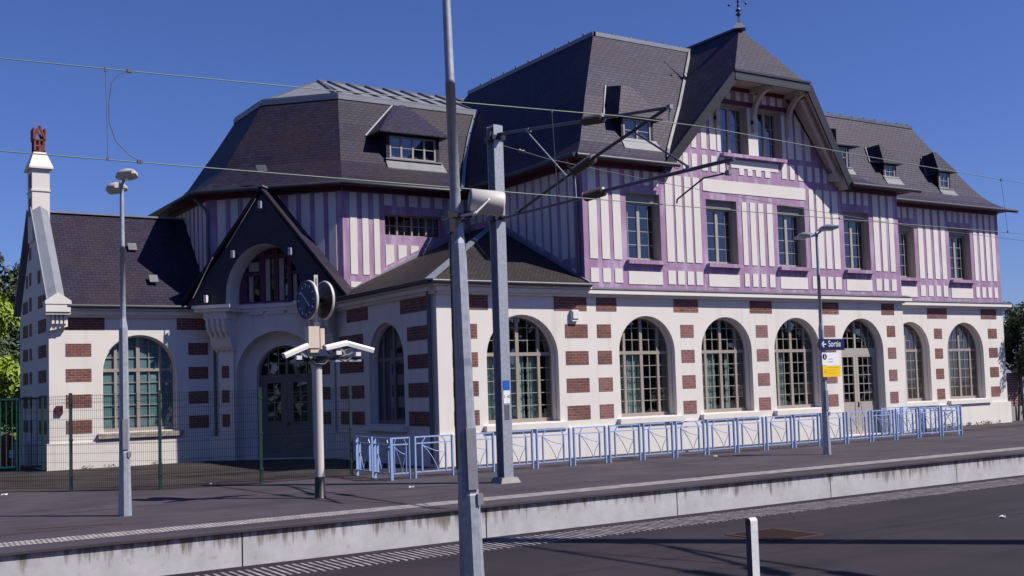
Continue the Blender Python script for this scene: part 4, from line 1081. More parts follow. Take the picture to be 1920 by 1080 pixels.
b = MB(); b.bar((G0 - hd - .06, GP - .05, zh + .03), (G0 + hd + .06, GP - .05, zh + .03), .1, .07)
b.bar((G0, GY, 14.06), (G0, 30, 14.06), .12, .08)
b.build('gable_ridge_trim', M['gutter'], ST)
b = MB()
vz = [(22.62, 29.0)]
# valley flashing where the gable meets the main slope
pts = []
for s, z in PM[::-1]:
    y = YF + s; x = G0 - (14.05 - z) / GH
    if z > 9.0: pts.append(Vector((x, y - .03, z + .05)))
pts.append(Vector((22.75, 26.05, 9.05)))
for p, q in zip(pts, pts[1:]): b.bar(p, q, .12, .04, up=Vector((0, -1, .5)))
b.build('valley_flashing', M['zinc_dark'], ST); b = MB()
# valley between tower roof and main roof
def interp(prof, z):
    for (a, za), (c, zc) in zip(prof, prof[1:]):
        if za <= z <= zc: return a + (c - a) * (z - za) / (zc - za)
    return prof[-1][0]
pts = [Vector((19.58 + interp(PM, z) - .04, YT + interp(PT, z) - .05, z + .06)) for z in (12.5, 12.0, 11.4, 10.7, 10.1, 9.6, 9.2, 8.95)]
for p, q in zip(pts, pts[1:]): b.bar(p, q, .12, .04, up=Vector((-.5, -1, .5)))
b.build('valley_flashing', M['zinc'], ST)
# curved brackets under the half-hip
for x in (25.08, 26.75, 28.38):
    b = MB(); pts = []
    for k in range(9):
        a = k / 8 * math.pi / 2
        y = 26.36 - (1 - math.cos(a)) * .86; z = 10.62 + math.sin(a) * 1.08
        pts.append(Vector((x, y, z)))
    for p, q in zip(pts, pts[1:]): b.bar(p, q, .13, .15, up=Vector((0, -1, 1)))
    b.box(x - .1, x + .1, 25.5, 26.39, 11.68, 11.81)
    b.box(x - .065, x + .065, 26.25, 26.39, 10.35, 10.75)
    b.build('gable_bracket', M['wood'], ST)
b = MB(); b.box(30.28, 30.52, 25.98, 26.39, 8.96, 9.22); b.build('purlin_end', M['wood'], ST); b = MB(); b.box(22.98, 23.22, 25.98, 26.39, 8.96, 9.22); b.build('purlin_end', M['wood'], ST)
b = MB(); b.bar((30.55, 26.1, 9.0), (28.5, 25.75, 11.55), .12, .14); b.build('purlin', M['wood'], ST)
# finial
b = MB()
b.lathe([(.30, 0), (.10, .22), (.035, .45), (.03, .5)], (G0, GY, 14.0), n=4, smooth=False)
f = b.build('finial_base', M['zinc'], ST)
b = MB()
b.lathe([(.02, 0), (.02, .1), (.11, .17), (.02, .24), (.10, .30), (.09, .34), (.02, .40), (.06, .48), (.02, .54), (.05, .62), (.02, .70), (.03, .85), (.015, 1.1), (.015, 1.6)], (G0, GY, 14.35), n=10)
b.tube([(G0 - .42, GY, 14.82), (G0 - .2, GY, 15.05), (G0, GY, 15.12), (G0 + .2, GY, 15.08), (G0 + .36, GY, 14.98)], .007, 5)
b.lathe([(.0, -.06), (.055, 0), (.0, .06)], (G0 - .42, GY, 14.78), n=8); b.lathe([(.0, -.06), (.05, 0), (.0, .06)], (G0 + .37, GY, 14.97), n=8)
b.build('weather_vane', M['steel'], f)

# dormers: slate-clad boxes with a hipped hood
def rz(P, ins):
    for (a, za), (c, zc) in zip(P, P[1:]):
        if a <= ins <= c: return za + (zc - za) * (ins - a) / (c - a)
    return P[-1][1]
def dormer(P, Y0, x0, x1, yf, zb, zt, A, B, Tl, Tr, S1, S2, n=1, vb=True, fx=.09, wb=.0):
    """front face at yf between x0 and x1, window zb..zt; A B hood eaves, Tl Tr hood top, S1 S2 where the left flank meets the roof"""
    fr = Fr((0, yf), (1, 0), (0, -1))
    S1 = (S1[0], S1[1], rz(P, S1[1] - Y0) + .02); S2 = (S2[0], S2[1], rz(P, S2[1] - Y0) + .02)
    d = MB(); yb = S1[1] + .5
    for x in (x0, x1): d.poly([(x, yf, zb - .5), (x, yf, zt + .05), (x, yb, zt + .05), (x, yb, zb - .5)])
    d.box(x0, x0 + fx, yf - .01, yf + .1, zb, zt + .04); d.box(x1 - fx, x1, yf - .01, yf + .1, zb, zt + .04)
    d.box(x0 + fx, x1 - fx, yf - .01, yf + .1, zt - .03, zt + .04)
    o = d.build('dormer', M['slate'], ST, recalc=False)
    h = MB()
    Br = (Tr[0] + .1, S1[1] + .4, S1[2] + .05); Rb = (B[0] + .1, S2[1] + .4, B[2] + .02)
    h.poly([A, B, Tr, Tl]); h.poly([Tl, Tr, Br, S1]); h.poly([B, Rb, Br, Tr]); h.poly([A, Tl, S1, S2])
    dz = Vector((0, 0, -.04)); h.poly([Vector(A) + dz, Vector(B) + dz, Vector(Rb) + dz, Vector((S2[0], S2[1] + .3, S2[2])) + dz])
    h.poly([A, B, Vector(B) + dz, Vector(A) + dz]); h.poly([A, S2, Vector(S2) + dz, Vector(A) + dz])
    h.build('hood', M['slate'], o, recalc=False)
    z = MB(); z.bar((x0 - .04, yf - .04, zb - .03), (x1 + .08, yf - .04, zb - .03), .1, .05); z.build('window_sill', M['zinc'], o); z = MB()
    ya = yf - .24; za = rz(P, ya - Y0) + .03; zc = rz(P, yf - Y0) + .03
    z.hexa([(x0 - .05, ya, za - .05), (x1 + .18, ya, za - .05), (x1 + .1, yf + .02, zc - .05), (x0 - .03, yf + .02, zc - .05),
            (x0 - .05, ya, za), (x1 + .18, ya, za), (x1 + .1, yf - .02, max(zc, zb - .05)), (x0 - .03, yf - .02, max(zc, zb - .05))])
    z.build('apron_flashing', M['zinc_dark'], o); z = MB()
    z.bar(Vector(S2) + Vector((-.03, -.02, .02)), Vector(S1) + Vector((-.03, -.02, .02)), .045, .03, up=Vector((0, -1, .5)))
    z.build('flashing', M['zinc'], o)
    strip_window(o, fr, x0 + fx, x1 - fx, zb, zt - .03, n, .03, vb=vb, fm='bar')
    b = MB(); b.poly([fr(x0 + .02, -.35, zb - .3), fr(x1 - .02, -.35, zb - .3), fr(x1 - .02, -.35, zt), fr(x0 + .02, -.35, zt)]); b.build('dark_interior', M['dark'], o, recalc=False)
    return o
dormer(PM, YF, 21.27, 22.55, 26.56, 9.62, 10.36, (21.08, 26.40, 10.40), (22.86, 26.40, 10.42), (21.5, 26.75, 11.42), (21.85, 26.75, 11.44), (21.62, 27.68, 11.62), (20.98, 27.0, 10.44), n=2, vb=False)
dormer(PR, YR, 36.10, 36.90, 28.62, 9.98, 10.50, (35.98, 28.46, 10.54), (37.12, 28.46, 10.56), (36.12, 28.76, 11.32), (36.30, 28.76, 11.32), (36.08, 29.4, 11.40), (35.75, 28.95, 10.50))
dormer(PR, YR, 39.25, 40.05, 28.42, 9.74, 10.40, (39.15, 28.28, 10.44), (40.36, 28.28, 10.46), (39.22, 28.56, 11.25), (39.42, 28.56, 11.25), (39.45, 29.32, 11.32), (39.0, 28.75, 10.3))
dormer(PR, YR, 33.55, 34.28, 28.74, 10.22, 11.02, (33.45, 28.6, 11.06), (34.78, 28.6, 11.10), (33.8, 28.9, 11.75), (34.0, 28.9, 11.75), (34.1, 29.8, 11.85), (33.4, 29.2, 11.1))
dormer(PT, YT, 16.80, 18.88, 33.84, 10.10, 10.92, (16.46, 33.56, 10.98), (19.12, 33.56, 10.99), (18.2, 35.25, 12.42), (18.32, 35.25, 12.42), (17.84, 35.3, 12.36), (16.34, 34.42, 11.02), n=4, vb=False, fx=.14)
# small zinc vents in the slates
b = MB()
for x, y, z in ((9.15, 37.85, 7.08), (9.55, 36.75, 5.90), (12.55, 34.78, 9.42)):
    b = MB()
    b.hexa([(x, y, z), (x + .28, y - (.0 if x < 12 else .2), z), (x + .28, y + .18 - (.0 if x < 12 else .2), z + .25), (x, y + .18, z + .25), (x, y - .02, z + .03), (x + .28, y - .02 - (.0 if x < 12 else .2), z + .03), (x + .28, y + .16 - (.0 if x < 12 else .2), z + .28), (x, y + .16, z + .28)])
    b.build('roof_vent', M['zinc_dark'], ST)

# ------------------------------------------------------------------ entrance porch on the splayed corner
PW = .92
PK = (2.39, 8.62); PF0, PF1 = -.35, 5.13; ZP = 5.08
out = [(PF0, ZP), (PK[0], PK[1]), (PF1, ZP)]
arc = [p for p in ptarch(1.08, 3.70, ZP, 5.35, 6.97, 10)]
outer = [(PF0, ZP), (arc[0][0], ZP)] + arc[2:][::-1] + [(arc[1][0], ZP), (PF1, ZP), PK]
# front board with the pointed opening and a smooth curved reveal
bm = bmesh.new()
vs = [bm.verts.new(FC(p[0], PW, p[1])) for p in outer]
clean = []
for v in vs:
    if not clean or (v.co - clean[-1].co).length > .004: clean.append(v)
es = [bm.edges.new((clean[i], clean[(i + 1) % len(clean)])) for i in range(len(clean))]
bmesh.ops.triangle_fill(bm, use_beauty=True, edges=es)
me = bpy.data.meshes.new('tmp'); bm.to_mesh(me); bm.free()
mb = MB(); mb.v = [tuple(v.co) for v in me.vertices]; mb.f = [list(p.vertices) for p in me.polygons]; mb.smooth = [False] * len(mb.f)
bpy.data.meshes.remove(me)
PO = mb.build('porch', M['porchboard'], ST, recalc=False)
mb = MB(); a2 = arc[1:]  # from right foot over the top to the left foot
path = [(3.70, ZP)] + arc[2:] + [(1.08, ZP)]
mb.grid([[FC(p[0], PW + .012, p[1]) for p in path], [FC(p[0], .02, p[1]) for p in path]], smooth=True)
mb.build('porch_vault', M['render'], PO, recalc=False)
mb = MB()
for s in (-1, 1):
    foot = PF0 if s < 0 else PF1
    f0 = Vector((foot + s * .16, ZP - .06)); k0 = Vector((PK[0], PK[1] + .1))
    for w0, w1 in ((PW + .14, -.02),):
        mb.hexa([FC(f0.x, w0, f0.y), FC(k0.x, w0, k0.y), FC(k0.x, w1, k0.y), FC(f0.x, w1, f0.y), FC(f0.x + s * .08, w0, f0.y + .03), FC(k0.x, w0, k0.y + .10), FC(k0.x, w1, k0.y + .10), FC(f0.x + s * .08, w1, f0.y + .03)])
mb.build('porch_roof', M['slate_warm'], PO)
mb = MB(); mb.bar(FC(PK[0], PW + .17, PK[1] + .21), FC(PK[0], .25, PK[1] + .21), .2, .04)
mb.build('porch_ridge', M['zinc'], PO)
mb = MB(); mb.tube([FC(.72, PW + .17, 6.62), FC(.0, PW + .17, 5.32)], .016, 6); mb.tube([FC(2.25, PW + .17, 8.42), FC(1.2, PW + .17, 6.9)], .012, 6); mb.build('cable', M['wood'], PO)
for u, z in ((1.42, 6.68), (2.40, 8.22), (3.40, 6.66), (.46, 5.28)):
    mb = MB(); fbox(mb, FC, u - .045, u + .045, PW + .15, PW + .24, z - .13, z + .11); fbox(mb, FC, u - .05, u + .05, PW + .12, PW + .15, z - .1, z + .1); mb.build('porch_lamp', M['galv'] if z > 6 else M['white'], PO)
# porch capitals and scrolled consoles
for s in (-1, 1):
    uc = .62 if s < 0 else 4.16
    h = .62
    mb = MB()
    fbox(mb, FC, uc - .72, uc + .62, 0, PW + .10, 4.97, ZP - .002); fbox(mb, FC, uc - .66, uc + .58, 0, PW + .04, 4.86, 4.97)
    fbox(mb, FC, uc - .40, uc + .40, 0, PW - .10, 4.62, 4.86)
    # scrolled body: profile in (w, z)
    prof = [(0.0, 4.64), (.82, 4.64), (.80, 4.45), (.72, 4.25), (.56, 4.10), (.50, 4.02), (.48, 3.92), (.36, 3.72), (.22, 3.62), (0.0, 3.60)]
    for (ua, ub, k) in ((uc - .36, uc + .36, 1.0),):
        L = [FC(ua, w * .94, z) for w, z in prof]; Rr = [FC(ub, w * .94, z) for w, z in prof]
        mb.poly(L[::-1]); mb.poly(Rr); mb.grid([L, Rr])
    for t in range(4):
        ua = uc - .33 + t * .19
        L = [FC(ua, w + .03, z) for w, z in prof[1:6]] + [FC(ua, .3, 4.05), FC(ua, .3, 4.64)]; Rr = [FC(ua + .09, w + .03, z) for w, z in prof[1:6]] + [FC(ua + .09, .3, 4.05), FC(ua + .09, .3, 4.64)]
        mb.poly(L[::-1]); mb.poly(Rr); mb.grid([L, Rr], closed=True)
        fbox(mb, FC, ua, ua + .09, .12, .17, 3.56, 3.63)
    mb.build('porch_console', M['render'], PO)
mb = MB(); fbox(mb, FC, .9, 3.9, .0, .16, 4.98, 5.10); fbox(mb, FC, .9, 3.9, .0, .10, 4.86, 4.98)
fbox(mb, FC, 1.45, 1.95, .0, .08, 4.76, 4.86); fbox(mb, FC, 2.1, 2.7, .0, .08, 4.76, 4.86); fbox(mb, FC, 2.85, 3.4, 0, .08, 4.76, 4.86); mb.build('porch_cornice', M['render'], PO)
# recessed timbered lights behind the pointed opening
mb = MB(); mb.poly([FC(.9, -.12, 5.1), FC(3.9, -.12, 5.1), FC(3.9, -.12, 7.0), FC(.9, -.12, 7.0)]); mb.build('niche_glass', M['glass'], PO, recalc=False)
mb = MB()
for a, c in ((1.0, 1.36), (1.84, 2.0), (2.32, 2.46), (2.80, 2.94), (3.3, 3.9)): fbox(mb, FC, a, c, -.11, -.02, 5.1, 7.0)
fbox(mb, FC, 1.36, 1.84, -.11, -.02, 6.05, 6.16); fbox(mb, FC, 2.94, 3.3, -.11, -.02, 6.05, 6.16); fbox(mb, FC, 1.36, 3.4, -.11, -.03, 6.62, 6.75); fbox(mb, FC, .95, 3.85, -.11, .0, 5.08, 5.2)
mb.build('niche_timber', M['niche'], PO)
mb = MB()
for a, c, t in ((1.42, 1.56, 6.04), (2.02, 2.17, 6.6), (2.5, 2.66, 6.6), (3.0, 3.12, 6.04)): fbox(mb, FC, a, c, -.118, -.05, 5.2, t)
fbox(mb, FC, 1.45, 1.8, -.1, -.01, 6.2, 6.5)
mb.build('niche_post', M['reveal'], PO)  # cream posts given the greige reveal colour, darkened for the recess shade
# small wall fittings
mb = MB(); fbox(mb, FM, 18.98, 19.22, .012, .11, 3.98, 4.32); fbox(mb, FM, 19.0, 19.2, .11, .14, 4.06, 4.28); al = mb.build('alarm_box', M['white'], ST)
mb = MB(); fbox(mb, FW, 6.57, 6.76, .002, .09, 1.72, 1.98); mb.build('letter_box', M['redbox'], ST)
mb = MB(); fbox(mb, FW, 6.66, 6.73, .09, .095, 1.82, 1.93); mb.build('letter_box_slot', M['black'], ST)
mb = MB(); fbox(mb, FW, 6.86, 6.9, .001, .004, 4.3, 4.31); 
#PART3
# ------------------------------------------------------------------ catenary masts and wires
def mast(px, py, sgn, label, plate=False):
    """steel H mast with a cantilever reaching over the track; sgn = direction in y of the cantilever"""
    t = empty('catenary_mast', label, 'mast', 'catenary masts', (px, py, 0))
    q = lambda y, z, x=0.0: (x, sgn * (y - 20.95) * -1.0 if False else (y - 20.95) * (1 if sgn < 0 else -1), z)
    b = MB()
    b.box(-.12, .12, -.15, -.132, .1, 8.0); b.box(-.12, .12, .132, .15, .1, 8.0); b.box(-.008, .008, -.132, .132, .1, 8.0)
    b.box(-.1, .1, -.11, .11, 7.97, 8.02)
    b.build('pole', M['galv'], t)
    b = MB(); b.hexa([(-.26, -.24, 0), (.26, -.24, 0), (.26, .24, 0), (-.26, .24, 0), (-.2, -.19, .12), (.2, -.19, .12), (.2, .19, .12), (-.2, .19, .12)]); b.build('base_block', M['farwall'], t)
    b = MB()
    for z in (7.72, 5.90):
        b = MB(); b.box(-.17, .17, -.18, .18, z - .05, z + .05); b.box(-.2, -.16, -.12, -.08, z - .07, z + .12)
        b.box(-.06, .06, min(0, sgn * .3), max(0, sgn * .3), z - .03, z + .03)
        b.build('bracket', M['steel'], t)
    b = MB(); b.tube([q(20.8, 7.80), q(17.6, 7.38)], .032, 8); b.tube([q(16.95, 7.30), q(14.98, 7.05)], .032, 8); b.build('top_tube', M['darkpole'], t)
    b = MB(); b.tube([q(20.8, 5.88), q(17.63, 5.85)], .03, 8); b.tube([q(17.0, 5.87), q(13.42, 5.81)], .036, 8); b.build('register_tube', M['darkpole'], t)
    b = MB(); b.tube([q(20.05, 5.93), q(18.0, 6.42)], .034, 8); b.tube([q(17.3, 6.58), q(14.99, 7.07)], .034, 8); b.build('diagonal_tube', M['steel'], t)
    def insul(a, c):
        b = MB(); a = Vector(a); c = Vector(c); L = (c - a).length; prof = [(.02, -.06), (.03, 0)]
        n = 7
        for k in range(n):
            h = L * (k + .2) / n; prof += [(.055, h), (.105, h + L * .06), (.10, h + L * .075), (.055, h + L * .11)]
        prof += [(.03, L), (.02, L + .08)]
        b.lathe(prof, a, c - a, 12); b.build('insulator', M['insul'], t)
    insul(q(17.6, 7.38), q(16.95, 7.30)); insul(q(17.63, 5.85), q(17.0, 5.87)); insul(q(18.0, 6.42), q(17.3, 6.58))
    b = MB(); b.tube([q(19.55, 7.53), q(18.25, 6.40)], .014, 6); b.tube([q(17.95, 6.46), q(17.93, 5.86)], .014, 6); b.build('tie_rod', M['galv'], t)
    b = MB(); b.tube([q(16.03, 6.83), q(14.54, 5.88)], .02, 6); b.build('strut', M['darkpole'], t)
    b = MB(); b.tube([q(13.57, 5.60), q(14.18, 5.62), q(14.88, 5.36), q(14.90, 5.29)], .016, 6); b.build('steady_arm', M['steel'], t)
    b = MB(); b.tube([q(13.62, 5.80), q(13.60, 5.68), q(13.57, 5.60)], .014, 6); b.tube([q(13.55, 5.80), q(13.50, 5.7), q(13.55, 5.60)], .010, 6)
    b.tube([q(14.98, 7.05), q(15.0, 6.9), q(15.0, 6.81)], .018, 6)
    for p in ((14.98, 7.06), (14.54, 5.86), (20.1, 5.92), (13.56, 5.6), (19.57, 7.62), (18.27, 6.38)):
        v = q(*p); c_ = MB(); c_.box(v[0] - .04, v[0] + .04, v[1] - .05, v[1] + .05, v[2] - .04, v[2] + .04); c_.build('clamp', M['galv_dark'], t)
    b.build('hanger', M['galv_dark'], t)
    return t
m1 = mast(13.14, 20.95, -1, 'grey H-section mast standing by the blue railings with cantilever arms over the track', True)
m2 = mast(13.55, 7.3, -1, 'grey H-section mast on the island platform, to the right of the camera')
m2.scale = (1.25, 1.0, 1.12)
# number plate on the mast
def text_mesh(name, body, size, material, parent, M4, ext=.002, align='LEFT', sx=1.0):
    cu = bpy.data.curves.new(name, 'FONT'); cu.body = body; cu.size = size; cu.extrude = ext; cu.align_x = align; cu.align_y = 'CENTER'
    o = bpy.data.objects.new(name, cu); COL.objects.link(o)
    dg = bpy.context.evaluated_depsgraph_get()
    me = bpy.data.meshes.new_from_object(o.evaluated_get(dg))
    bpy.data.objects.remove(o); bpy.data.curves.remove(cu)
    me.materials.clear(); me.materials.append(material); me.name = name
    o = bpy.data.objects.new(name, me); COL.objects.link(o)
    o.matrix_local = M4 @ Matrix.Diagonal((sx, 1, 1, 1))
    if parent: o.parent = parent
    return o
def face_m(x, y, z, ang=0.0):
    """text facing -y, turned by ang about z"""
    return Matrix.Translation((x, y, z)) @ Matrix.Rotation(ang, 4, 'Z') @ Matrix.Rotation(R(90), 4, 'X')
pt = empty('number_plate', 'small white and blue number plate on the catenary mast', 'plate', loc=(13.14, 20.95 - .155, 1.9))
b = MB(); b.box(-.085, .085, -.004, 0, -.15, .14); b.build('plate', M['signwhite'], pt)
b = MB(); b.box(-.085, .085, -.006, -.0042, .15, .36); b.build('blue_panel', M['blueplate'], pt)
b = MB(); b.box(-.06, .06, -.004, 0, -.50, -.18); b.build('grey_label', M['zinc_dark'], pt)
text_mesh('plate_number', '1 42', .1, M['black'], pt, face_m(-.075, -.0062, 0), .001)

def wire(name, pts, r, label, cat, group=None, m='wire'):
    b = MB(); b.tube(pts, r, 5, smooth=True); o = b.build(name, M[m]); tag(o, label, cat, group); return o
xs = [-30 + 2 * k for k in range(66)]
cw = wire('contact_wire', [(x, 14.91, 5.25) for x in (-40, 0, 13.1, 60, 120)], .0085, 'lower, level contact wire stretched over the track', 'wire')
def mz(x):
    # messenger sags between supports 50 m apart
    k = ((x - 13.1 + 25) % 50) - 25; k = abs(k)
    a = 25 - k
    return 6.80 - .0016 * (625 - a * a) if False else 6.80 - 0.036 * min(k, 50 - k) * (1 - min(k, 50 - k) / 50)
mwire_pts = [(x, 15.0, 6.82 - (.042 * abs(x - 13.1) * (1 - abs(x - 13.1) / 52) if abs(x - 13.1) < 50 else 0)) for x in xs if x > -36]
mw = wire('messenger_wire', mwire_pts, .0085, 'upper, sagging messenger wire carried by the cantilever tip', 'wire')
def sagz(x): return 6.82 - .042 * abs(x - 13.1) * (1 - abs(x - 13.1) / 52)
for x in (3.35, 10.55, 17.4, 23.0, 29):
    b = MB(); b.tube([(x, 15.0, sagz(x)), (x, 14.95, 5.9), (x, 14.91, 5.25)], .0045, 5)
    b.box(x - .012, x + .012, 14.985, 15.015, sagz(x) - .04, sagz(x) + .015); b.box(x - .012, x + .012, 14.895, 14.925, 5.24, 5.28)
    b.build('dropper', M['wire_thin'], mw)
b = MB(); b.tube([(3.66, 15.0, sagz(3.66)), (3.52, 14.98, 6.43), (3.42, 14.97, 6.30), (3.38, 14.95, 6.0), (3.38, 14.94, 5.75), (3.46, 14.92, 5.5), (3.62, 14.91, 5.34), (3.76, 14.91, 5.27)], .006, 6)
b.box(3.63, 3.69, 14.98, 15.02, sagz(3.66) - .02, sagz(3.66) + .025); b.box(3.73, 3.79, 14.89, 14.93, 5.235, 5.28); b.build('jumper', M['wire_thin'], mw)
fz = [(13.25, 7.6), (14.62, 7.38), (18.0, 7.08), (22.9, 6.73), (28, 6.45), (33.2, 6.30), (45, 6.3), (60, 7.0)]
wire('feeder_wire', [(x, 20.95, z) for x, z in fz], .0075, 'thin anchored wire running right from near the mast top', 'wire', m='wire_thin')
b = MB(); 
wire('feeder_wire', [(x, 5.84, z) for x, z in ((-30, 6.4), (0, 6.3), (14.4, 6.6), (40, 6.3), (80, 6.5))], .0085, 'wire over the island platform running through the mast to the right', 'wire', m='wire_thin')
o = MB(); o.lathe([(.02, 0), (.045, .05), (.02, .1), (.045, .15), (.02, .2)], (13.75, 20.95, 7.52), (1, 0, -.12), 8); o.build('insulator', M['insul'], m1).location = (-13.14, -20.95, 0)

# ------------------------------------------------------------------ lamp posts
def lamp_post(x, y, ang, label, tilt=(0, 0)):
    t = empty('lamp_post', label, 'lamp post', 'lamp posts of the platforms', (x, y, 0))
    b = MB()
    n = 8
    def ring(r, z): return [Vector((r * math.cos(2 * math.pi * (k + .5) / n), r * math.sin(2 * math.pi * (k + .5) / n), z)) for k in range(n)]
    b.grid([ring(.118, 0), ring(.098, 1.15), ring(.094, 1.16), ring(.078, 3.42), ring(.048, 3.62)], closed=True)
    b.build('lower_pole', M['galv'], t)
    b = MB(); b.lathe([(.05, 3.55), (.046, 4.9), (.047, 4.9), (.043, 4.94), (.036, 6.08)], (0, 0, 0), n=14); b.build('upper_pole', M['galv'], t)
    b = MB(); b.box(-.055, .045, -.105, -.075, 1.2, 1.75); b.box(.03, .09, -.11, -.07, 1.06, 1.16); b.build('service_hatch', M['galv_dark'], t)
    b = MB(); b.lathe([(.05, 6.0), (.055, 6.02), (.055, 6.10), (.03, 6.13)], (0, 0, 0), n=12)
    ca, sa = math.cos(ang), math.sin(ang)
    b.tube([(-.16 * ca, -.16 * sa, 6.03), (0, 0, 6.06), (.16 * ca, .16 * sa, 6.12)], .028, 8); b.build('head_bracket', M['galv'], t)
    for s, up in ((-1, 0.0), (1, .09)):
        h = MB(); base = Vector((s * .14 * ca, s * .14 * sa, 6.05 + up)); ax = Vector((s * ca, s * sa, .02 if s > 0 else -.03)); sd = Vector((-sa, ca, 0))
        rows = []
        for k in range(9):
            a = k / 8; L = a * .66; wd = .05 + .15 * math.sin(min(1, a * 1.15 + .1) * math.pi * .93) ** .8 if a < 1 else .02; ht = .03 + .11 * math.sin(min(1, a + .12) * math.pi * .9)
            c = base + ax * L
            rows.append([c + sd * wd * math.cos(q) + Z * (max(-.015, ht * math.sin(q)) if math.sin(q) < 0 else ht * math.sin(q)) for q in [2 * math.pi * j / 14 for j in range(14)]])
        h.grid(rows, smooth=True, closed=True); h.poly(rows[0]); h.poly(rows[-1])
        o = h.build('lamp_head', M['galv'] if x > 10 else M['greywhite'], t)
        l = MB(); c = base + ax * .34
        l.lathe([(.0, -.05), (.06, -.045), (.1, -.02), (.11, 0)], c - Z * .012, Z, 14); l.build('lens', M['glass'], o)
    return t
lamp_post(4.94, 20.9, R(-90), 'galvanised lamp post in front of the green fence, left of the clock')
lamp_post(23.61, 21.05, R(-90), 'galvanised lamp post carrying the exit sign, in front of the door')
lp3 = lamp_post(5.08, 8.7, R(-90), 'tall near lamp post crossing the middle of the view, with a loudspeaker')
lp3.rotation_euler = (0, R(-1.05), 0)
# loudspeaker on the near post
t = empty('loudspeaker', 'cream tubular loudspeaker clamped to the near lamp post', 'loudspeaker', loc=(5.00, 8.7, 3.69))
ax = Vector((.86, -.35, -.10)).normalized(); c0 = Vector((.10, -.10, .12))
b = MB(); b.lathe([(.0, 0), (.100, .0), (.112, .012), (.112, .30), (.105, .315), (.09, .305), (.0, .305)], c0, ax, 28); b.build('speaker_body', M['greywhite'], t)
b = MB(); b.lathe([(.0, -.004), (.092, -.004), (.092, -.002)], c0, ax, 24)
b.build('end_cap', M['galv_dark'], t)
b = MB(); s_ = ax.cross(Z).normalized()
mid = c0 + ax * .155
b.bar(mid + s_ * .12, mid + s_ * .11 + Vector((-.14, .0, -.125)), .03, .012); b.bar(mid - s_ * .12, mid - s_ * .11 + Vector((-.14, 0, -.125)), .03, .012)
b.bar(Vector((-.02, 0, -.03)), mid + s_ * .11 + Vector((-.13, 0, -.12)), .03, .02); b.bar(mid + s_ * .12 + Vector((-.14, .0, -.125)), mid - s_ * .12 + Vector((-.14, 0, -.125)), .03, .012)
b.lathe([(.0, .0), (.014, .0), (.014, .02), (0, .02)], mid + s_ * .115, s_, 10)
b.build('yoke', M['white'], t)
b = MB(); b.box(-.09, .09, -.10, .10, -.04, .0); b.box(-.14, -.09, -.12, -.06, -.05, .01); b.box(.04, .1, -.13, -.09, -.03, .02); b.build('clamp', M['black'], t)
b = MB(); b.tube([(.12, -.12, -.02), (-.05, -.13, -.10), (-.11, -.10, -.2), (-.10, -.08, -.42), (-.095, -.08, -2.3)], .012, 6); b.box(-.13, -.07, -.13, -.06, -.18, -.06); b.build('cable', M['black'], t)

# ------------------------------------------------------------------ clock post with cameras
CX, CYY = 8.80, 21.08
t = empty('clock_post', 'slim pale post with a black foot between the fence and the platform edge', 'post', loc=(CX, CYY, 0))
b = MB(); b.lathe([(.098, .40), (.092, .46), (.088, 2.66)], (0, 0, 0), n=20); b.build('post', M['greywhite'], t)
b = MB(); b.lathe([(.14, 0.0), (.112, .03), (.104, .42), (.098, .43)], (0, 0, 0), n=20); b.build('post_foot', M['black'], t)
b = MB(); b.box(-.055, .055, -.03, .03, 2.66, 3.55); b.box(-.018, .018, -.02, .02, 3.5, 4.1); b.box(-.04, .04, -.015, .015, 4.1, 4.52); b.build('mounting_bar', M['greywhite'], t)
b = MB(); b.box(-.24, -.01, -.16, .06, 3.02, 3.46); b.box(-.2, -.01, -.14, .04, 2.93, 3.02); b.box(.03, .12, -.12, .05, 3.0, 3.42); b.build('control_cabinet', M['beige'], t)
t = empty('station_clock', 'double-faced round platform clock with dark blue dials above the cameras', 'clock', loc=(CX, CYY, 4.0))
for s in (-1, 1):
    ax = Vector((.99, .12, 0)).normalized()
    if s < 0: ax = Vector((-.99, -.12, 0)).normalized()
    c = ax * .11
    b = MB(); b.lathe([(.0, .0), (.18, .0), (.20, .03), (.36, .045), (.395, .06), (.40, .09), (.395, .125), (.37, .13), (.365, .115), (.0, .112)], c, ax, 36)
    o = b.build('clock_housing', M['black'] if s > 0 else M['darkpole'], t)
    b = MB(); b.lathe([(.398, .05), (.405, .075), (.398, .10)], c, ax, 36); b.build('clock_rim', M['greywhite'], o)
    b = MB(); b.lathe([(.0, .118), (.364, .118)], c, ax, 36, smooth=False); b.build('dial', M['clockface'], o, recalc=False)
    side = ax.cross(Z).normalized() * -1
    b = MB(); cc = c + ax * .122
    for k in range(12):
        a = k * math.pi / 6; d = side * math.sin(a) + Z * math.cos(a)
        b = MB(); b.bar(cc + d * .27, cc + d * .335, .018, .004, up=ax); b.build('hour_mark', M['signwhite'], o)
    b = MB(); b.bar(cc - (side * math.sin(2.35) + Z * math.cos(2.35)) * .04, cc + (side * math.sin(2.35) + Z * math.cos(2.35)) * .18, .022, .005, up=ax)
    b.build('hour_hand', M['signwhite'], o); b = MB(); b.bar(cc, cc + (side * math.sin(-.9) + Z * math.cos(-.9)) * .29, .016, .005, up=ax)
    b.build('minute_hand', M['signwhite'], o)
b = MB(); b.tube([(-.12, -.04, 0), (.12, .04, 0)], .05, 10); b.tube([(.0, 0, -.02), (0, 0, .45)], .02, 8); b.build('clock_arm', M['black'], t)
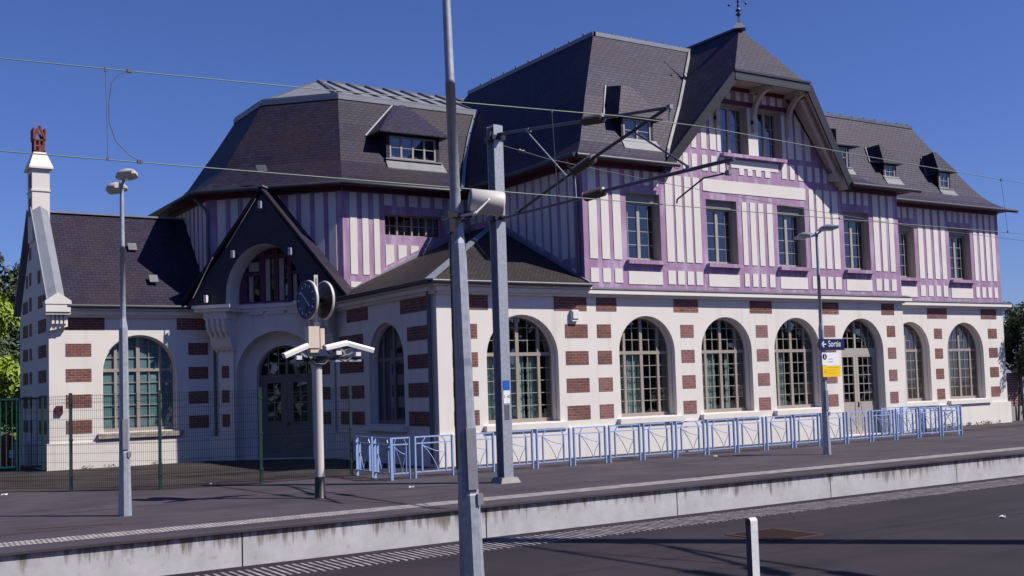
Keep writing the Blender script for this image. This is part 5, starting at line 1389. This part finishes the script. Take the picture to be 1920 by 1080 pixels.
# four cameras
def cctv(p, d, label, arm):
    p = Vector(p); d = Vector(d).normalized(); side = d.cross(Z).normalized(); up = side.cross(d)
    t = empty('security_camera', label, 'camera', 'security cameras on the clock post', tuple(p))
    b = MB(); L = .57
    prof = [(-.062, -.05), (.062, -.05), (.07, .02), (.05, .055), (-.05, .055), (-.07, .02)]
    b.grid([[side * q[0] + up * q[1] for q in prof], [side * q[0] + up * q[1] + d * L for q in prof]], closed=True)
    b.poly([side * q[0] + up * q[1] for q in prof]); b.poly([side * q[0] * .92 + up * q[1] * .92 + d * (L - .03) for q in prof])
    b.build('camera_housing', M['white'], t)
    b = MB(); b.box(-.055, .055, -.05, .05, -.20, -.12)
    o = b.build('junction_box', M['white'], t); o.location = d * .22
    b = MB(); b.bar(d * .2 + Vector((0, 0, -.05)), d * .05 + Vector((0, 0, -.2)), .04, .04); b.bar(d * .05 + Vector((0, 0, -.2)), Vector(arm) - p, .035, .035)
    b.build('camera_bracket', M['galv_dark'], t)
    return t
hub = (CX + .04, CYY, 2.80)
cctv((CX - .26, CYY - .12, 3.07), (-.92, -.12, -.36), 'leftmost white security camera, tilted down to the left', hub)
cctv((CX + .60, CYY - .10, 3.12), (-.96, -.25, -.19), 'white security camera right of the post, pointing back left', hub)
cctv((CX + .65, CYY - .04, 3.11), (.94, -.15, -.27), 'rightmost white security camera, pointing down to the right', hub)
t = empty('camera_crossarm', 'dark cross-arm with loose black cables clamped to the clock post', 'bracket', loc=(CX, CYY, 2.78))
b = MB(); b.box(-.45, .95, -.03, .03, -.02, .05); b.box(-.12, .16, -.12, .12, -.08, .08); b.build('crossarm', M['black'], t)
b = MB(); b.box(.1, .95, -.06, -.03, -.04, .0); b.build('cable_tray', M['galv'], t)
for pts in ([(-.3, -.1, .22), (-.22, -.14, .02), (-.1, -.13, -.08), (.1, -.13, -.09), (.2, -.1, .0)], [(.3, -.1, .2), (.42, -.14, .0), (.55, -.14, -.05), (.7, -.1, .04)], [(.08, -.12, .3), (.2, -.15, .12), (.45, -.14, .14), (.6, -.1, .2)]):
    b = MB(); b.tube(pts, .016, 6); b.build('cable', M['black'], t)

# ------------------------------------------------------------------ signs on the second lamp post
lx, ly = 23.61, 21.05
t = empty('exit_sign', 'navy blue sign reading Sortie with a white arrow, on the lamp post', 'sign', loc=(lx, ly, 3.0))
b = MB(); b.box(-.26, .73, -.155, -.12, -.155, .155); b.build('panel', M['navy'], t)
text_mesh('lettering', 'Sortie', .24, M['signwhite'], t, face_m(.08, -.157, .015), .001, sx=.86)
b = MB()
ac = (-.09, .01)
b.bar((ac[0] - .07, -.157, ac[1]), (ac[0] + .09, -.157, ac[1]), .004, .03, up=Vector((0, 0, 1)))
b.bar((ac[0] - .085, -.157, ac[1] - .006), (ac[0] + .0, -.157, ac[1] + .08), .004, .032, up=Vector((0, 0, 1))); b.bar((ac[0] - .085, -.157, ac[1] + .006), (ac[0] + .0, -.157, ac[1] - .08), .004, .032, up=Vector((0, 0, 1)))
b.build('arrow', M['signwhite'], t)
b = MB(); b.box(-.08, .08, -.12, .1, -.06, .06); b.build('sign_clamp', M['galv_dark'], t)
t = empty('notice_board', 'small white notice with a blue round emblem under the exit sign', 'sign', loc=(lx, ly, 2.62))
b = MB(); b.box(-.18, .50, -.15, -.125, -.19, .16); b.build('panel', M['signwhite'], t)
b = MB(); b.lathe([(.0, 0), (.085, 0), (.085, .003)], (-.08, -.1505, .05), (0, -1, 0), 20); b.build('emblem', M['navy'], t)
b = MB(); b.box(-.094, -.066, -.156, -.154, -.0, .08); b.box(-.094, -.066, -.156, -.154, .09, .11); b.build('emblem_mark', M['signwhite'], t)
b = MB()
for k in range(2): b.box(.06, .24, -.152, -.1502, -.03 - .07 * k, -.015 - .07 * k)
b.build('print', M['zinc'], t)
t = empty('warning_board', 'yellow warning notice below the white notice on the lamp post', 'sign', loc=(lx, ly, 2.28))
b = MB(); b.box(-.18, .53, -.155, -.13, -.165, .14); b.build('panel', M['yellow'], t)
b = MB()
for k, (a, c) in enumerate(((.02, .46), (.02, .42), (.02, .38))): b.box(a, c, -.158, -.1552, .09 - .08 * k, .102 - .08 * k)
b.bar((-.13, -.1575, -.04), (-.08, -.1575, .05), .003, .012); b.bar((-.03, -.1575, -.04), (-.08, -.1575, .05), .003, .012); b.bar((-.13, -.1575, -.04), (-.03, -.1575, -.04), .003, .012)
b.build('print', M['yellow_dark'], t)

# ------------------------------------------------------------------ blue railings
def make_railing():
    t = empty('railing', None, 'railing', 'blue railings in front of the station')
    W, H = 1.065, 1.0
    def tb(pts, r=.015): b = MB(); b.tube(pts, r, 6); return b
    b = MB()
    for x in (.018, W - .018): b.box(x - .018, x + .018, -.034, .034, 0, H)
    b.box(.036, W - .036, -.017, .017, H - .034, H); b.box(.036, W - .036, -.015, .015, .13, .16)
    b.build('frame', M['blue'], t)
    b = MB(); b.box(.036, W - .036, -.014, .014, H - .185, H - .157)
    b.box(.19, .218, -.026, .026, .16, H - .185); b.box(W - .218, W - .19, -.026, .026, .16, H - .185)
    b.build('inner_rail', M['blue'], t)
    b = MB(); b.bar((.205, 0, H - .16), (.30, 0, H - .035), .022, .022); b.bar((W - .205, 0, H - .16), (W - .30, 0, H - .035), .022, .022)
    a = Vector((.205, 0, H - .2)); c = Vector((W * .60, 0, .16)); e = Vector((W - .205, 0, .58))
    def bow(p, q, k, n=8):
        m = (p + q) / 2; d = (q - p); nn = Vector((-d.z, 0, d.x)).normalized() * k
        return [p * (1 - s) ** 2 + (m + nn * 2) * 2 * s * (1 - s) + q * s * s for s in [j / n for j in range(n + 1)]]
    b.tube(bow(a, c, .05), .011, 5); b.tube(bow(a, e, -.04), .011, 5); b.tube(bow(c, e, .03), .011, 5)
    b.build('scroll', M['blue'], t)
    return t
rail0 = make_railing()
def put_rail(x, y, rz, label, first=[True]):
    o = rail0 if first[0] else copy_tree(rail0)
    first[0] = False
    o.location = (x, y, 0); o.rotation_euler = (0, 0, rz); o['label'] = label
ords = ['first', 'second', 'third', 'fourth', 'fifth', 'sixth', 'seventh', 'eighth', 'ninth', 'tenth', 'eleventh', 'twelfth', 'thirteenth', 'fourteenth', 'fifteenth', 'sixteenth', 'seventeenth', 'eighteenth']
for k in range(18):
    l = 'pale blue railing panel, %s from the left of the long straight row' % ords[k]
    if k == 0: l = 'pale blue railing panel, leftmost of the long straight row'
    if k == 17: l = 'pale blue railing panel, rightmost of the long straight row'
    put_rail(12.39 + 1.1775 * k, 23.84, 0, l)
put_rail(11.74, 23.82, 0, 'half-width blue railing panel between the angled pair and the long row')
[o for o in bpy.data.objects if o.get('label', '').startswith('half-width')][0].scale = (.48, 1, 1)
put_rail(11.72, 23.70, R(87), 'angled blue railing panel turned towards the station, nearer the track')
put_rail(11.79, 24.88, R(87), 'angled blue railing panel turned towards the station, beside the green fence')
put_rail(33.47, 23.95, R(94), 'blue railing panel turned back from the right end of the row')
put_rail(33.3, 25.15, R(172), 'blue railing panel behind the right end of the row, near the wall, on the right')
put_rail(32.1, 25.22, R(180), 'blue railing panel behind the right end of the row, near the wall, on the left')

# ------------------------------------------------------------------ green mesh fence and gate
FP = [(3.3, 29.7), (5.30, 27.58), (6.97, 26.12), (9.24, 25.70), (11.73, 26.02)]
def fence_post(x, y, label):
    t = empty('fence_post', label, 'fence post', 'dark green posts of the mesh fence', (x, y, 0))
    b = MB(); b.box(-.03, .03, -.03, .03, 0, 2.27); b.build('post', M['green'], t)
    b = MB(); b.box(-.035, .035, -.035, .035, 2.27, 2.30); b.build('cap', M['green'], t)
    b = MB()
    for z in (.35, 1.2, 2.05): b.box(-.045, .045, -.045, .02, z - .025, z + .025)
    b.build('clip', M['green'], t)
pl = ['out of the frame on the left', 'against the brick blocks of the gabled wing', 'in front of the wide teal-blind window', 'in front of the porch door', 'behind the blue railings']
for (x, y), l in zip(FP, pl): fence_post(x, y, 'dark green mesh-fence post ' + l)
gl = ['mesh fence panel nearest the gate at the far left', 'mesh fence panel in front of the gabled wing window', 'mesh fence panel beside the porch', 'mesh fence panel in front of the porch door, ending at the railings']
for i in range(4):
    a, c = Vector((*FP[i], 0)), Vector((*FP[i + 1], 0)); L = (c - a).length; d = (c - a) / L; nrm = Vector((d.y, -d.x, 0))
    b = MB(); n = int(L / .05)
    for k in range(1, n):
        p = a + d * (L * k / n) + nrm * .005
        b.bar(p + Z * .06, p + Z * 2.26, .005, .005)
    for z in [.08 + .2 * k for k in range(11)] + [2.22]:
        b.bar(a + Z * z, c + Z * z, .006, .006)
    # pressed V folds that stiffen the sheet
    for z in (.30, 1.15, 2.10):
        b.bar(a + Z * (z - .05) + nrm * .03, c + Z * (z - .05) + nrm * .03, .006, .006); b.bar(a + Z * (z + .05) + nrm * .03, c + Z * (z + .05) + nrm * .03, .006, .006)
    o = b.build('fence_mesh', M['mesh_green']); tag(o, 'dark green ' + gl[i], 'fence', 'mesh fence panels')
def gate(a, c, label, m, posts=True):
    t = empty('gate', label, 'gate', None, (a[0], a[1], 0)); v = Vector((c[0] - a[0], c[1] - a[1], 0)); L = v.length; d = v / L
    b = MB(); b.bar(Z * .06, Z * 2.26, .07, .07); b.bar(v + Z * .06, v + Z * 2.26, .07, .07); b.bar(Z * .15, v + Z * .15, .06, .06); b.bar(Z * 2.23, v + Z * 2.23, .06, .06); b.build('gate_frame', m, t)
    n = max(3, int(L / .16))
    for k in range(1, n):
        b = MB(); p = d * (L * k / n); b.bar(p + Z * .18, p + Z * 2.2, .025, .025); b.build('gate_bar', m, t)
    return t
gate((5.56, 36.95), (3.6, 37.9), 'teal green barred gate leaf at the left edge, beyond the fence', M['teal'])
gate((6.18, 36.38), (5.62, 36.9), 'narrow gate leaf coloured dark for shade beside the gable wall', M['green'])  # same gate as the teal leaf; shade put into a darker green
t = empty('hydrant', 'dark red rounded fire hydrant cabinet seen through the teal gate', 'hydrant', loc=(5.56, 39.2, 0))
b = MB(); b.box(-.2, .2, -.17, .17, .1, .85); b.lathe([(.24, .85), (.25, .95), (.2, 1.06), (0, 1.12)], (0, 0, 0), n=16); b.build('cabinet', M['red'], t)
b = MB(); b.box(-.12, .12, -.12, .12, 0, .1); b.build('foot', M['black'], t)
b = MB(); b.box(.05, .18, -.176, -.171, .35, .6); b.build('sticker', M['signwhite'], t)
b = MB(); b.box(.0, .9, 0, .5, .25, .9); b.box(-.02, .92, -.02, .52, .9, .96)
t2 = empty('utility_box', 'pale utility cabinet just right of the red hydrant, behind the gate', 'cabinet', loc=(5.82, 39.7, 0))
b = MB(); b.box(0, .22, 0, .3, .0, .85); b.build('cabinet', M['white'], t2)
b = MB(); b.box(-.02, .24, -.02, .32, .85, .9); b.build('lid', M['greywhite'], t2)

# ------------------------------------------------------------------ foreground bollard and grate
t = empty('marker_post', 'chipped white marker post with a rounded top in the foreground', 'post', loc=(7.36, 7.5, 0))
b = MB(); hw = .036; rows = []
pr_ = [(-hw, 0.0), (-hw, .80)] + [(-hw * math.cos(math.pi * k / 10), .80 + hw * math.sin(math.pi * k / 10)) for k in range(1, 10)] + [(hw, .80), (hw, 0.0)]
L = [Vector((-.042, y, z)) for y, z in pr_]; Rr = [Vector((.042, y, z)) for y, z in pr_]
b.grid([L, Rr]); b.poly(L); b.poly(Rr[::-1])
o = b.build('post', M['whitep'], t); t.rotation_euler = (0, 0, R(-3))
b = MB(); b.poly([Vector((-.0435, y * .97, z - .001)) for y, z in pr_]); b.build('dark_side', M['darkpole'], t, recalc=False)
b = MB(); b.lathe([(.0, 0), (.022, 0), (.022, .004)], (-.0445, 0, .79), (-1, 0, 0), 14); b.build('hole', M['black'], t)
b = MB(); gx, gy = 10.1, 10.35
def gpt(u, v): return (10.62 + u, 10.40 + v)
fl = [gpt(0, 0), gpt(.9, 0), gpt(.9, .92), gpt(0, .92)]
for (p, q) in ((0, 1), (1, 2), (2, 3), (3, 0)):
    b.bar((fl[p][0], fl[p][1], .004), (fl[q][0], fl[q][1], .004), .05, .012)
gt = empty('grate', 'rusty rectangular floor grate in the island platform asphalt', 'grate')
b.build('grate_frame', M['rust'], gt)
b = MB(); b.poly([(p[0], p[1], .0015) for p in fl]); b.build('grate_pit', M['rust'], gt, recalc=False)
b = MB()
for k in range(1, 24):
    u = .9 * k / 24; p = gpt(u, .02); q = gpt(u, .90); b.bar((p[0], p[1], .006), (q[0], q[1], .006), .014, .008)
b.build('grate_bars', M['rust'], gt)
o = MB(); o.bar((3.0, 20.12, .004), (4.6, 19.66, .004), .16, .008); tag(o.build('drain_cover', M['rust']), 'long rust-brown drain cover near the left end of the far platform', 'drain')
for i, (x, y, l) in enumerate([(3.9, 27.9, 'crumpled white litter at the foot of the fence on the left'), (8.35, 26.6, 'tiny yellow-white litter beside the fence, below the porch'), (11.1, 21.6, 'scrap of white litter on the platform between clock post and mast'), (21.4, 23.1, 'small white litter on the platform in front of the railings'), (14.6, 9.8, 'small white litter on the island platform beside the drawn wire shadow')]):
    b = MB(); r = random.Random(i)
    for k in range(3):
        c = Vector((x + r.uniform(-.06, .06), y + r.uniform(-.03, .03), .01)); s = .05
        b.hexa([c + Vector((r.uniform(-s, 0) if j in (0, 3, 4, 7) else r.uniform(0, s), r.uniform(-s, 0) if j in (0, 1, 4, 5) else r.uniform(0, s), 0 if j < 4 else r.uniform(.005, .03))) for j in range(8)])
    tag(b.build('litter', M['litter']), l, 'litter')

# ------------------------------------------------------------------ vegetation
def leaves(mb, c, rad, n, size, rng, flat=1.0, shell=.55):
    c = Vector(c)
    for _ in range(n):
        while True:
            d = Vector((rng.gauss(0, 1), rng.gauss(0, 1), rng.gauss(0, 1)))
            if d.length > .01: break
        d.normalize(); r = (shell + (1 - shell) * rng.random()) if rng.random() < .8 else rng.random()
        p = c + Vector((d.x * rad[0], d.y * rad[1], d.z * rad[2])) * r
        nrm = (d + Vector((rng.uniform(-1, 1), rng.uniform(-1, 1), rng.uniform(-.4, 1.2))) * .9).normalized()
        a = nrm.orthogonal().normalized(); b2 = nrm.cross(a); ang = rng.uniform(0, 6.28)
        x = (a * math.cos(ang) + b2 * math.sin(ang)); y = nrm.cross(x); s = size * rng.uniform(.6, 1.3)
        mb.poly([p - x * s * .9, p - y * s * .42 + nrm * s * .1, p + x * s, p + y * s * .42 + nrm * s * .1])
def tree(x, y, h, label, leafm, rng, crown_w, n=7000, size=.16, base=.35, group=None, blobs=26):
    t = empty('tree', label, 'tree', group, (x, y, 0))
    b = MB(); b.tube([(0, 0, 0), (.05, .02, h * .3), (-.05, .05, h * .6), (0, 0, h * .85)], [h * .025, h * .019, h * .012, .02], 8)
    for k in range(9):
        a = rng.uniform(0, 6.28); z0 = h * rng.uniform(.25, .7); L = crown_w * rng.uniform(.45, .85)
        b.tube([(0, 0, z0), (math.cos(a) * L * .5, math.sin(a) * L * .5, z0 + L * .35), (math.cos(a) * L, math.sin(a) * L, z0 + L * .55)], [h * .011, h * .007, .012], 6)
    b.build('trunk', M['bark'], t)
    b = MB()
    for k in range(blobs):
        f = rng.random(); zz = h * (base + (1 - base) * f); wr = crown_w * math.sin(min(1, .25 + f * .75) * math.pi) ** .6 * .8 + .15
        a = rng.uniform(0, 6.28); rr_ = wr * math.sqrt(rng.random())
        rb = crown_w * rng.uniform(.2, .38)
        leaves(b, (math.cos(a) * rr_, math.sin(a) * rr_, zz - rb * .3), (rb, rb, rb * .7), n // blobs, size, rng)
    b.build('crown', leafm, t, recalc=False)
    return t
rg = random.Random(11)
tree(5.4, 45.5, 6.9, 'bright yellow-green tree beyond the gate at the left edge', M['leaf_bright'], rg, 2.0, 9000, .13, .22)
tree(3.6, 47.0, 6.6, 'yellow-green tree partly outside the left edge', M['leaf_bright'], rg, 2.2, 5000, .14, .2)
tree(7.6, 59, 11.6, 'tall dark tree rising behind the gable, its top against the sky', M['leaf_dark'], rg, 3.0, 9000, .17, .2)
tree(4.9, 60, 12.4, 'tall dark tree at the left edge behind the bright tree', M['leaf_mid'], rg, 3.0, 8000, .17, .2)
tree(10.5, 63, 10.0, 'dark tree mostly hidden behind the station gable', M['leaf_dark'], rg, 3.5, 5000, .2, .2)
b = MB()
for k in range(12): leaves(b, (3 + k * 1.1, 64 + rg.uniform(-1, 1), 2.5), (2, 1.5, 3), 700, .2, rg)
tag(b.build('hedge', M['leaf_dark'], recalc=False), 'dark hedge along the meadow behind the trees on the left', 'hedge')
# tall grass in the meadow
b = MB()
for k in range(2600):
    x = rg.uniform(2, 10); y = rg.uniform(50.2, 60); h = rg.uniform(.25, .75); a = rg.uniform(0, 6.28); dx = math.cos(a) * .03; dy = math.sin(a) * .03
    b.poly([(x - dx, y - dy, -.06), (x + dx, y + dy, -.06), (x + rg.uniform(-.12, .12), y + rg.uniform(-.1, .1), h)])
tag(b.build('tall_grass', M['leaf_bright'], recalc=False), kind='stuff')
# boundary wall, ivy and weeds on the right
t = empty('boundary_wall', 'purplish brick boundary wall with a concrete base right of the station', 'wall', loc=(0, 0, 0))
b = MB(); b.box(42.55, 44.25, 28.5, 28.8, .62, 2.05); b.build('brickwork', M['wall_brick'], t)
b = MB(); b.box(42.55, 44.3, 28.46, 28.84, -.05, .62); b.build('wall_base', M['farwall'], t)
b = MB(); b.box(44.25, 60, 28.4, 28.9, -.05, 2.3); b.build('wall_pier', M['farwall'], t)
t = empty('ivy_bush', 'dense dark ivy bush spilling over the boundary wall by the station corner', 'bush', loc=(44.4, 28.3, 0))
b = MB()
for k in range(30):
    x = rg.uniform(-1.0, 3.0); y = rg.uniform(-.8, .8); z = rg.uniform(2.0, 4.75) 
    leaves(b, (x, y, z), (.62, .5, .6), 620, .10, rg, shell=.3)
for k in range(8): leaves(b, (rg.uniform(-1.2, 2.5), rg.uniform(-.9, .3), rg.uniform(4.3, 5.3)), (.35, .3, .35), 160, .08, rg)
for k in range(10): leaves(b, (rg.uniform(-1.2, -.6), rg.uniform(-1.0, -.4), rg.uniform(2.3, 4.4)), (.3, .3, .45), 160, .075, rg)
for k in range(14): leaves(b, (rg.uniform(-1.75, -1.1), rg.uniform(-1.25, -.75), rg.uniform(2.6, 4.9)), (.22, .2, .3), 90, .07, rg)
b.build('foliage', M['ivy'], t, recalc=False)
b = MB()
for k in range(5): b.tube([(-.6 + .7 * k, .1, 0), (-.5 + .7 * k, .0, 1.8), (-.3 + .7 * k, .1, 4.0)], [.05, .04, .015], 6)
b.build('stem', M['bark'], t)
b = MB()
for k in range(16): leaves(b, (rg.uniform(37.5, 42.3), 27.68 + rg.uniform(-.05, .05), .05), (.16, .06, .10), 26, .035, rg)
for k in range(3): leaves(b, (rg.uniform(6.6, 10.6), 36.25 + rg.uniform(-.1, .03), .04), (.22, .08, .08), 24, .04, rg)
tag(b.build('weeds', M['leaf_dark'], recalc=False), kind='stuff')

# unseen trees added behind and left to block low sky light; windows mirror them
b = MB(); rw = random.Random(5)
def unseen_woods(p, q, h, n):
    p = Vector(p); q = Vector(q); L = (q - p).length
    for k in range(n):
        c = p.lerp(q, (k + rw.random()) / n); hh = h * rw.uniform(.7, 1.15); r = rw.uniform(3, 5)
        for z in (.3, .62, .9): leaves(b, (c.x + rw.uniform(-1, 1), c.y + rw.uniform(-1, 1), hh * z - 1), (r * (1.15 - z * .5), r * (1.15 - z * .5), hh * .25), 75, 1.25, rw)
unseen_woods((-60, -38), (110, -38), 10.5, 46)
unseen_woods((-42, -30), (-34, 60), 14, 22)
tag(b.build('unseen_woods', M['unseen_woods'], recalc=False), kind='stuff')
